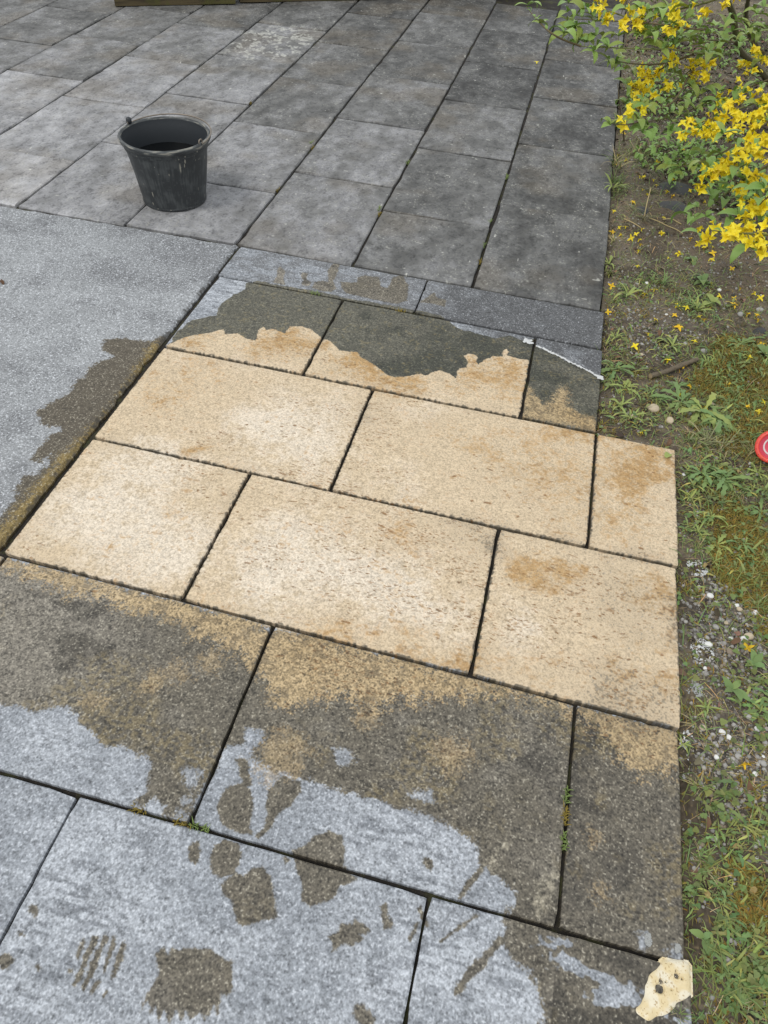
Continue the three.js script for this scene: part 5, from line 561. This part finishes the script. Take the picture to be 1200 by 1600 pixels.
{
  const s = D.stick, p = []; for (let i = 0; i < s.length; i += 2) p.push(new THREE.Vector3(s[i], gy(s[i], s[i + 1]) + 0.011 + 0.002 * Math.sin(i * 2), s[i + 1]));
  const c = new THREE.CatmullRomCurve3(p), g = new THREE.TubeGeometry(c, 40, 0.0072, 10), q = g.attributes.position; for (let i = 0; i < q.count; i++) q.setY(i, q.getY(i) + (vn(q.getX(i) * 160, q.getZ(i) * 160) - 0.5) * 0.003); g.computeVertexNormals();
  const caps = [0, 1].map((u) => { const d = new THREE.CircleGeometry(0.0072, 10); d.lookAt(c.getTangentAt(u).multiplyScalar(u ? 1 : -1)); const pt = c.getPointAt(u); d.translate(pt.x, pt.y, pt.z); return d; });
  const sA = C(126, 114, 96), sB = C(86, 76, 62), bark = noiseMat((i, j, o) => { o[0] = sA[0]; o[1] = sA[1]; o[2] = sA[2]; mixTo(o, sB, ss(0.4, 0.8, vn(i * 0.06, j * 0.5) * 0.6 + vn(i * 0.3, j * 0.3) * 0.4)); });
  const o = top(new THREE.Group(), 'stick'); part(o, 'bark', g, bark); caps.forEach((d) => part(o, 'cut_end', d, new THREE.MeshStandardMaterial({ color: col(170, 150, 118), roughness: 0.9 }))); tag(o, 'short straight grey-brown stick lying on the soil', 'stick'); shade(o);
}
D.litter.forEach(([x, z, t], i) => { const r = rng(1500 + i), o = new THREE.Mesh(leafGeo(0.03 - 0.012 * t, 0.012 - 0.003 * t, 'oval', 1.4, 0.9, 6, 1600 + i), new THREE.MeshStandardMaterial({ color: t ? col(166, 146, 96) : col(122, 94, 72), roughness: 0.9, side: THREE.DoubleSide })); o.position.set(x, soilAt(x, z) + 0.008, z); o.rotation.set((r() - 0.5) * 0.6, r() * 6.28, (r() - 0.5) * 0.6); o.castShadow = o.receiveShadow = true; tag(top(o, 'dead_leaf'), t ? 'small yellowed dead leaf lying in the soil strip' : 'curled reddish brown dead leaf in the soil strip', 'leaf', t ? 'yellowed dead leaves' : 'brown dead leaves'); });
const stoneNames = ['flat black stone half buried under the bush, the upper one', 'flat black stone half buried below the upper black stone', 'small dark stone near the slab edge by the dry stems', 'small dark stone on the soil above the moss'];
D.stones.forEach(([x, z, a, b], i) => { const o = new THREE.Mesh(stoneGeo(140 + i, 0.35, 3), new THREE.MeshStandardMaterial({ color: new THREE.Color(0.045, 0.044, 0.045), roughness: 0.55 })); o.scale.set(a, 0.035, b * 1.3); o.position.set(x, gy(x, z) - 0.001, z); o.rotation.set(0.08, 0.3 * i, 0.06 * i); tag(top(o, 'dark_stone'), stoneNames[i], 'stone'); });
const stemNames = ['longest dry pale stem curving over the bare soil', 'short dry stem just above the longest one', 'upright dry stalk among the fallen flowers', 'dry stem close to the slab edge'];
D.stems2.forEach((l, i) => { const p = []; for (let k = 0; k < l.length; k += 2) p.push(new THREE.Vector3(l[k], gy(l[k], l[k + 1]) + 0.006 + (i === 2 ? k * 0.012 : 0.004 * Math.sin(k)), l[k + 1])); const o = new THREE.Mesh(new THREE.TubeGeometry(new THREE.CatmullRomCurve3(p), 24, 0.0019, 6), M_straw[1]); tag(top(o, 'dry_stem'), stemNames[i], 'stem'); });
// the bit of debris on the concrete at the left, the torn leaf on the tan slab
{ const g = mergeGeometries([stoneGeo(7, 0.5, 1).scale(0.006, 0.006, 0.006), leafGeo(0.02, 0.011, 'oval', 1.5, 0.9, 4, 1700).rotateY(0.8), leafGeo(0.016, 0.009, 'oval', 1.2, 0.9, 4, 1701).rotateY(-2)]); const o = new THREE.Mesh(g, new THREE.MeshStandardMaterial({ color: col(104, 78, 58), roughness: 0.95, side: THREE.DoubleSide })); o.position.set(-1.583, 0.006, -1.69); tag(top(o, 'debris'), 'crumpled brown scrap of leaf on the pale concrete', 'debris'); shade(o); }
{ const o = new THREE.Mesh(leafGeo(0.034, 0.018, 'oval', 0.8, 0.3, 6, 1710), M_weedY[0]); o.position.set(0.425, 0.005, -1.475); o.rotation.y = 2.6; tag(top(o, 'torn_leaf'), 'pale green leaf at the corner of the tan slab', 'leaf'); shade(o); }

// ---------------------------------------------------------------- soap foam
const M_foam = new THREE.MeshPhysicalMaterial({ color: col(236, 214, 168), roughness: 0.45 }), M_white = new THREE.MeshPhysicalMaterial({ color: col(222, 224, 224), roughness: 0.4 }), M_dull = new THREE.MeshPhysicalMaterial({ color: col(170, 172, 170), roughness: 0.5 }), M_bub = new THREE.MeshPhysicalMaterial({ color: 0xffffff, roughness: 0.03, transmission: 1, thickness: 0, ior: 1.2 });
{
  const p = D.foampoly; let ax = 1e9, bx = -1e9, az = 1e9, bz = -1e9; for (let i = 0; i < p.length; i += 2) { ax = Math.min(ax, p[i]); bx = Math.max(bx, p[i]); az = Math.min(az, p[i + 1]); bz = Math.max(bz, p[i + 1]); }
  const st = 0.0016, nx = Math.ceil((bx - ax + 0.02) / st), nz = Math.ceil((bz - az + 0.02) / st), pos = [], uv = [], idx = [], hs = [];
  for (let j = 0; j <= nz; j++) for (let i = 0; i <= nx; i++) {
    const x = ax - 0.01 + i * st, z = az - 0.01 + j * st; let d = 0.006 + sdPoly(p, x + (vn(x * 70, z * 70) - 0.5) * 0.007, z + (vn(x * 70 + 9, z * 70) - 0.5) * 0.007); d = Math.min(d, 0.4475 - x);
    let h = 0.0026 * ss(-0.001, 0.009, d) + (vn(x * 420, z * 420) - 0.5) * 0.0011 * ss(0, 0.006, d);
    for (const [hx, hz, hq] of D.foamholes) { const hr = hq * 0.66, e = Math.hypot(x - hx, z - hz) / hr; if (e < 1.5) h = lerp(-0.0022, h + 0.0008, ss(0.7, 1.05, e)); }
    pos.push(x, Math.min(-0.0012 + h + 0.0028 * ss(-0.002, 0.002, d), 0.01), z); uv.push(x * 8, z * 8); hs.push(d + 0.003);
  }
  for (let j = 0; j < nz; j++) for (let i = 0; i < nx; i++) { const a = j * (nx + 1) + i, b = a + nx + 1; if (Math.max(hs[a], hs[a + 1], hs[b], hs[b + 1]) < 0) continue; idx.push(a, b, a + 1, a + 1, b, b + 1); }
  const fA = C(248, 238, 212), fB = C(240, 220, 174), fC = C(190, 160, 112);
  const fm = noiseMat((i, j, o) => { const m = fb(i * 0.03, j * 0.03), g = vn(i * 0.22, j * 0.22); o[0] = fA[0]; o[1] = fA[1]; o[2] = fA[2]; mixTo(o, fB, ss(0.4, 0.7, m)); mixTo(o, fC, 0.8 * ss(0.78, 0.9, g)); }, 256, 256, { roughness: 0.5 });
  const o = top(new THREE.Group(), 'soap_foam'); part(o, 'froth', geo(pos, idx, uv), fm);
  for (const [hx, hz, hr] of D.foamholes) if (hr > 0.004) { const b = part(o, 'bubble', new THREE.SphereGeometry(hr * 0.66, 18, 8, 0, 6.284, 0, 1.5), M_bub); b.position.set(hx, 0.0018, hz); b.scale.y = 0.7; }
  tag(o, 'patch of cream soap foam with bubbles on the front right slab corner', 'foam'); shade(o);
}
function froth(list, name, label, m, group) { const o = new THREE.Mesh(mergeGeometries(list), m); tag(top(o, name), label, 'foam', group); shade(o); }
function blob(x, y, z, r, fl = 0.6) { const g = new THREE.IcosahedronGeometry(r, r > 0.002 ? 1 : 0); g.scale(1, fl, 1); g.translate(x, y, z); return g; }
{ const r = rng(88), l = D.foamline, gs = []; for (let i = 0; i < l.length - 2; i += 2) for (let k = 0; k < 9; k++) { const t = k / 9; gs.push(blob(lerp(l[i], l[i + 2], t) + (r() - 0.5) * 0.003, 0.0015, lerp(l[i + 1], l[i + 3], t) + (r() - 0.5) * 0.004, 0.0022 + r() * 0.0022, 0.5)); } for (let k = 0; k < 30; k++) { const u = r(); gs.push(blob(l.at(-2) - 0.004 + (r() - 0.5) * 0.014, 0.0015, l.at(-1) + 0.003 + (r() - 0.5) * 0.012, 0.002 + r() * 0.003, 0.5)); } froth(gs, 'soap_foam', 'thin white line of foam slanting across the small far corner slab', M_white); }
{ const r = rng(89), [x, z] = D.foamspot, gs = []; for (let k = 0; k < 40; k++) gs.push(blob(x + (r() - 0.5) * 0.024 * (0.5 + r()), 0.0012, z + (r() - 0.5) * 0.02 * (0.5 + r()), 0.002 + r() * 0.003, 0.4)); froth(gs, 'soap_foam', 'small white dab of foam at the joint beside the foam line', M_white); }
const sfLabel = ['whitish froth on the soil beside the top of the gravel patch', 'bluish white froth soaked into the gravel beside the tan slabs', 'faint froth on the soil below the large froth patch', 'white froth clinging to the slab edge just below the tan slabs', 'small froth dab on the slab edge below the white one', 'yellowish froth along the slab edge beside the dry grass', 'white froth at the front joint end by the foam patch', 'thin white smear of froth on the front dark slab'];
D.soilfoam.forEach(([x, z, ra, rb, t], i) => { const r = rng(1800 + i), gs = []; for (let k = 0; k < 420; k++) { const a = r() * 6.28, q = Math.sqrt(r()), px = x + Math.cos(a) * q * ra, pz = z + Math.sin(a) * q * rb * 1.2; if (fb(px * 70, pz * 70) < 0.44 + 0.14 * q) continue; gs.push(blob(px, (i > 5 ? 0.001 : soilAt(px, pz) + 0.004), pz, (0.0006 + r() * r() * 0.002) * (i > 5 ? 0.7 : 1), 0.6)); } if (gs.length) froth(gs, 'soap_foam', sfLabel[i], t ? M_white : M_dull); });
{ // little moss cushions sitting in the joints
  const spots = [[-1.02, -3.05], [-1.0, -3.0], [-0.60, -2.56], [-0.587, -2.52], [-0.19, -2.6], [-0.18, -2.3], [-0.185, -2.42], [-1.42, -3.38], [-0.18, -3.0], [-0.37, -1.92], [-0.65, -1.936], [-1.005, -2.58], [-0.59, -3.0], [-0.45, -0.337], [-0.34, -0.336], [-0.37, -0.337], [0.247, -0.55], [0.247, -0.51], [0.249, -0.47]];
  const r = rng(91); spots.forEach(([x, z], i) => { const gs = []; for (let k = 0; k < 26; k++) { const g = leafGeo(0.008 + r() * 0.01, 0.003, 'blade', 0.8, 0.2, 3, 1900 + k); const a = r() * 6.28; dummy.position.set(x + (r() - 0.5) * 0.007, -0.006, z + (r() - 0.5) * 0.03); if (i === 9 || i === 10 || (i > 12 && i < 16)) dummy.position.set(x + (r() - 0.5) * 0.03, -0.006, z + (r() - 0.5) * 0.007); dummy.scale.setScalar(1); orient(dummy, new THREE.Vector3(Math.sin(a) * 0.5, 1, Math.cos(a) * 0.5)); dummy.updateMatrix(); g.applyMatrix4(dummy.matrix); gs.push(g); } const o = top(new THREE.Group(), 'moss_tuft'); const m = part(o, 'moss_fibres', mergeGeometries(gs), i % 2 ? M_moss[0] : M_blade[1]); m.userData.kind = 'stuff'; tag(o, z < -1.95 ? 'tiny green moss tuft in a joint of the far grey slabs' : z < -1.5 ? 'tiny moss tuft in the joint under the narrow border slabs' : 'tiny moss tuft in a joint of the front slabs', 'moss', z < -1.95 ? 'moss tufts in the far joints' : z < -1.5 ? 'moss tufts in the border joint' : 'moss tufts in the front joints'); shade(o); });
}

// ---------------------------------------------------------------- the red disc at the right edge
{
  const o = top(new THREE.Group(), 'red_disc'); tag(o, 'round red plastic disc with a white ring lying tilted in the grass', 'disc');
  const V = (a) => a.map(([x, y]) => new THREE.Vector2(x, y)), mk = (r, g, b, ro = 0.35) => new THREE.MeshPhysicalMaterial({ color: col(r, g, b), roughness: ro, clearcoat: 0.3 });
  const red = mk(242, 78, 62), deep = mk(214, 48, 78), white = mk(238, 226, 226), grey = mk(128, 132, 134, 0.6), dark = mk(90, 26, 30, 0.7);
  part(o, 'outer_rim', new THREE.LatheGeometry(V([[0.030, -0.012], [0.040, -0.012], [0.042, -0.008], [0.042, -0.001], [0.0405, 0.002], [0.035, 0.003], [0.0325, 0.0015], [0.0315, -0.003]]), 64), red);
  part(o, 'dish', new THREE.LatheGeometry(V([[0.0322, -0.003], [0.0285, -0.0035], [0.0275, -0.0055], [0.0228, -0.0058]]), 64), deep);
  part(o, 'white_ring', new THREE.LatheGeometry(V([[0.0232, -0.0055], [0.0230, -0.003], [0.0212, -0.0022], [0.0194, -0.003], [0.0190, -0.0056]]), 64), white);
  part(o, 'centre', new THREE.LatheGeometry(V([[0.0195, -0.0052], [0.0160, -0.0056], [0.006, -0.0062], [0.0004, -0.0062]]), 64), deep);
  part(o, 'back', new THREE.LatheGeometry(V([[0.0004, -0.0125], [0.0300, -0.0121]]), 48), red);
  for (let k = 0; k < 16; k++) { const a = k / 16 * 6.283 + 0.2, d = part(o, 'notch', new THREE.CylinderGeometry(0.0009, 0.0009, 0.0016, 8), dark); d.position.set(Math.cos(a) * 0.0382, 0.0026, Math.sin(a) * 0.0382); }
  const st = part(o, 'stub', new THREE.CylinderGeometry(0.009, 0.010, 0.05, 20), grey); st.position.set(-0.010, -0.034, -0.006);
  const dir = new THREE.Vector3(-0.32, 0.62, 0.72).normalize(); o.quaternion.setFromUnitVectors(vUp, dir); o.position.set(0.678, 0.047, -1.545); shade(o);
}
for (const l of Object.values(rankList)) if (l.length > 1) l.sort((a, b) => b.position.z - a.position.z).forEach((o, i) => { o.userData.label += `, ${nth[i]}nearest of its kind there`; });
scene.traverse((m) => { if (m.isMesh) { m.castShadow = true; m.receiveShadow = true; } });
renderer.render(scene, camera);
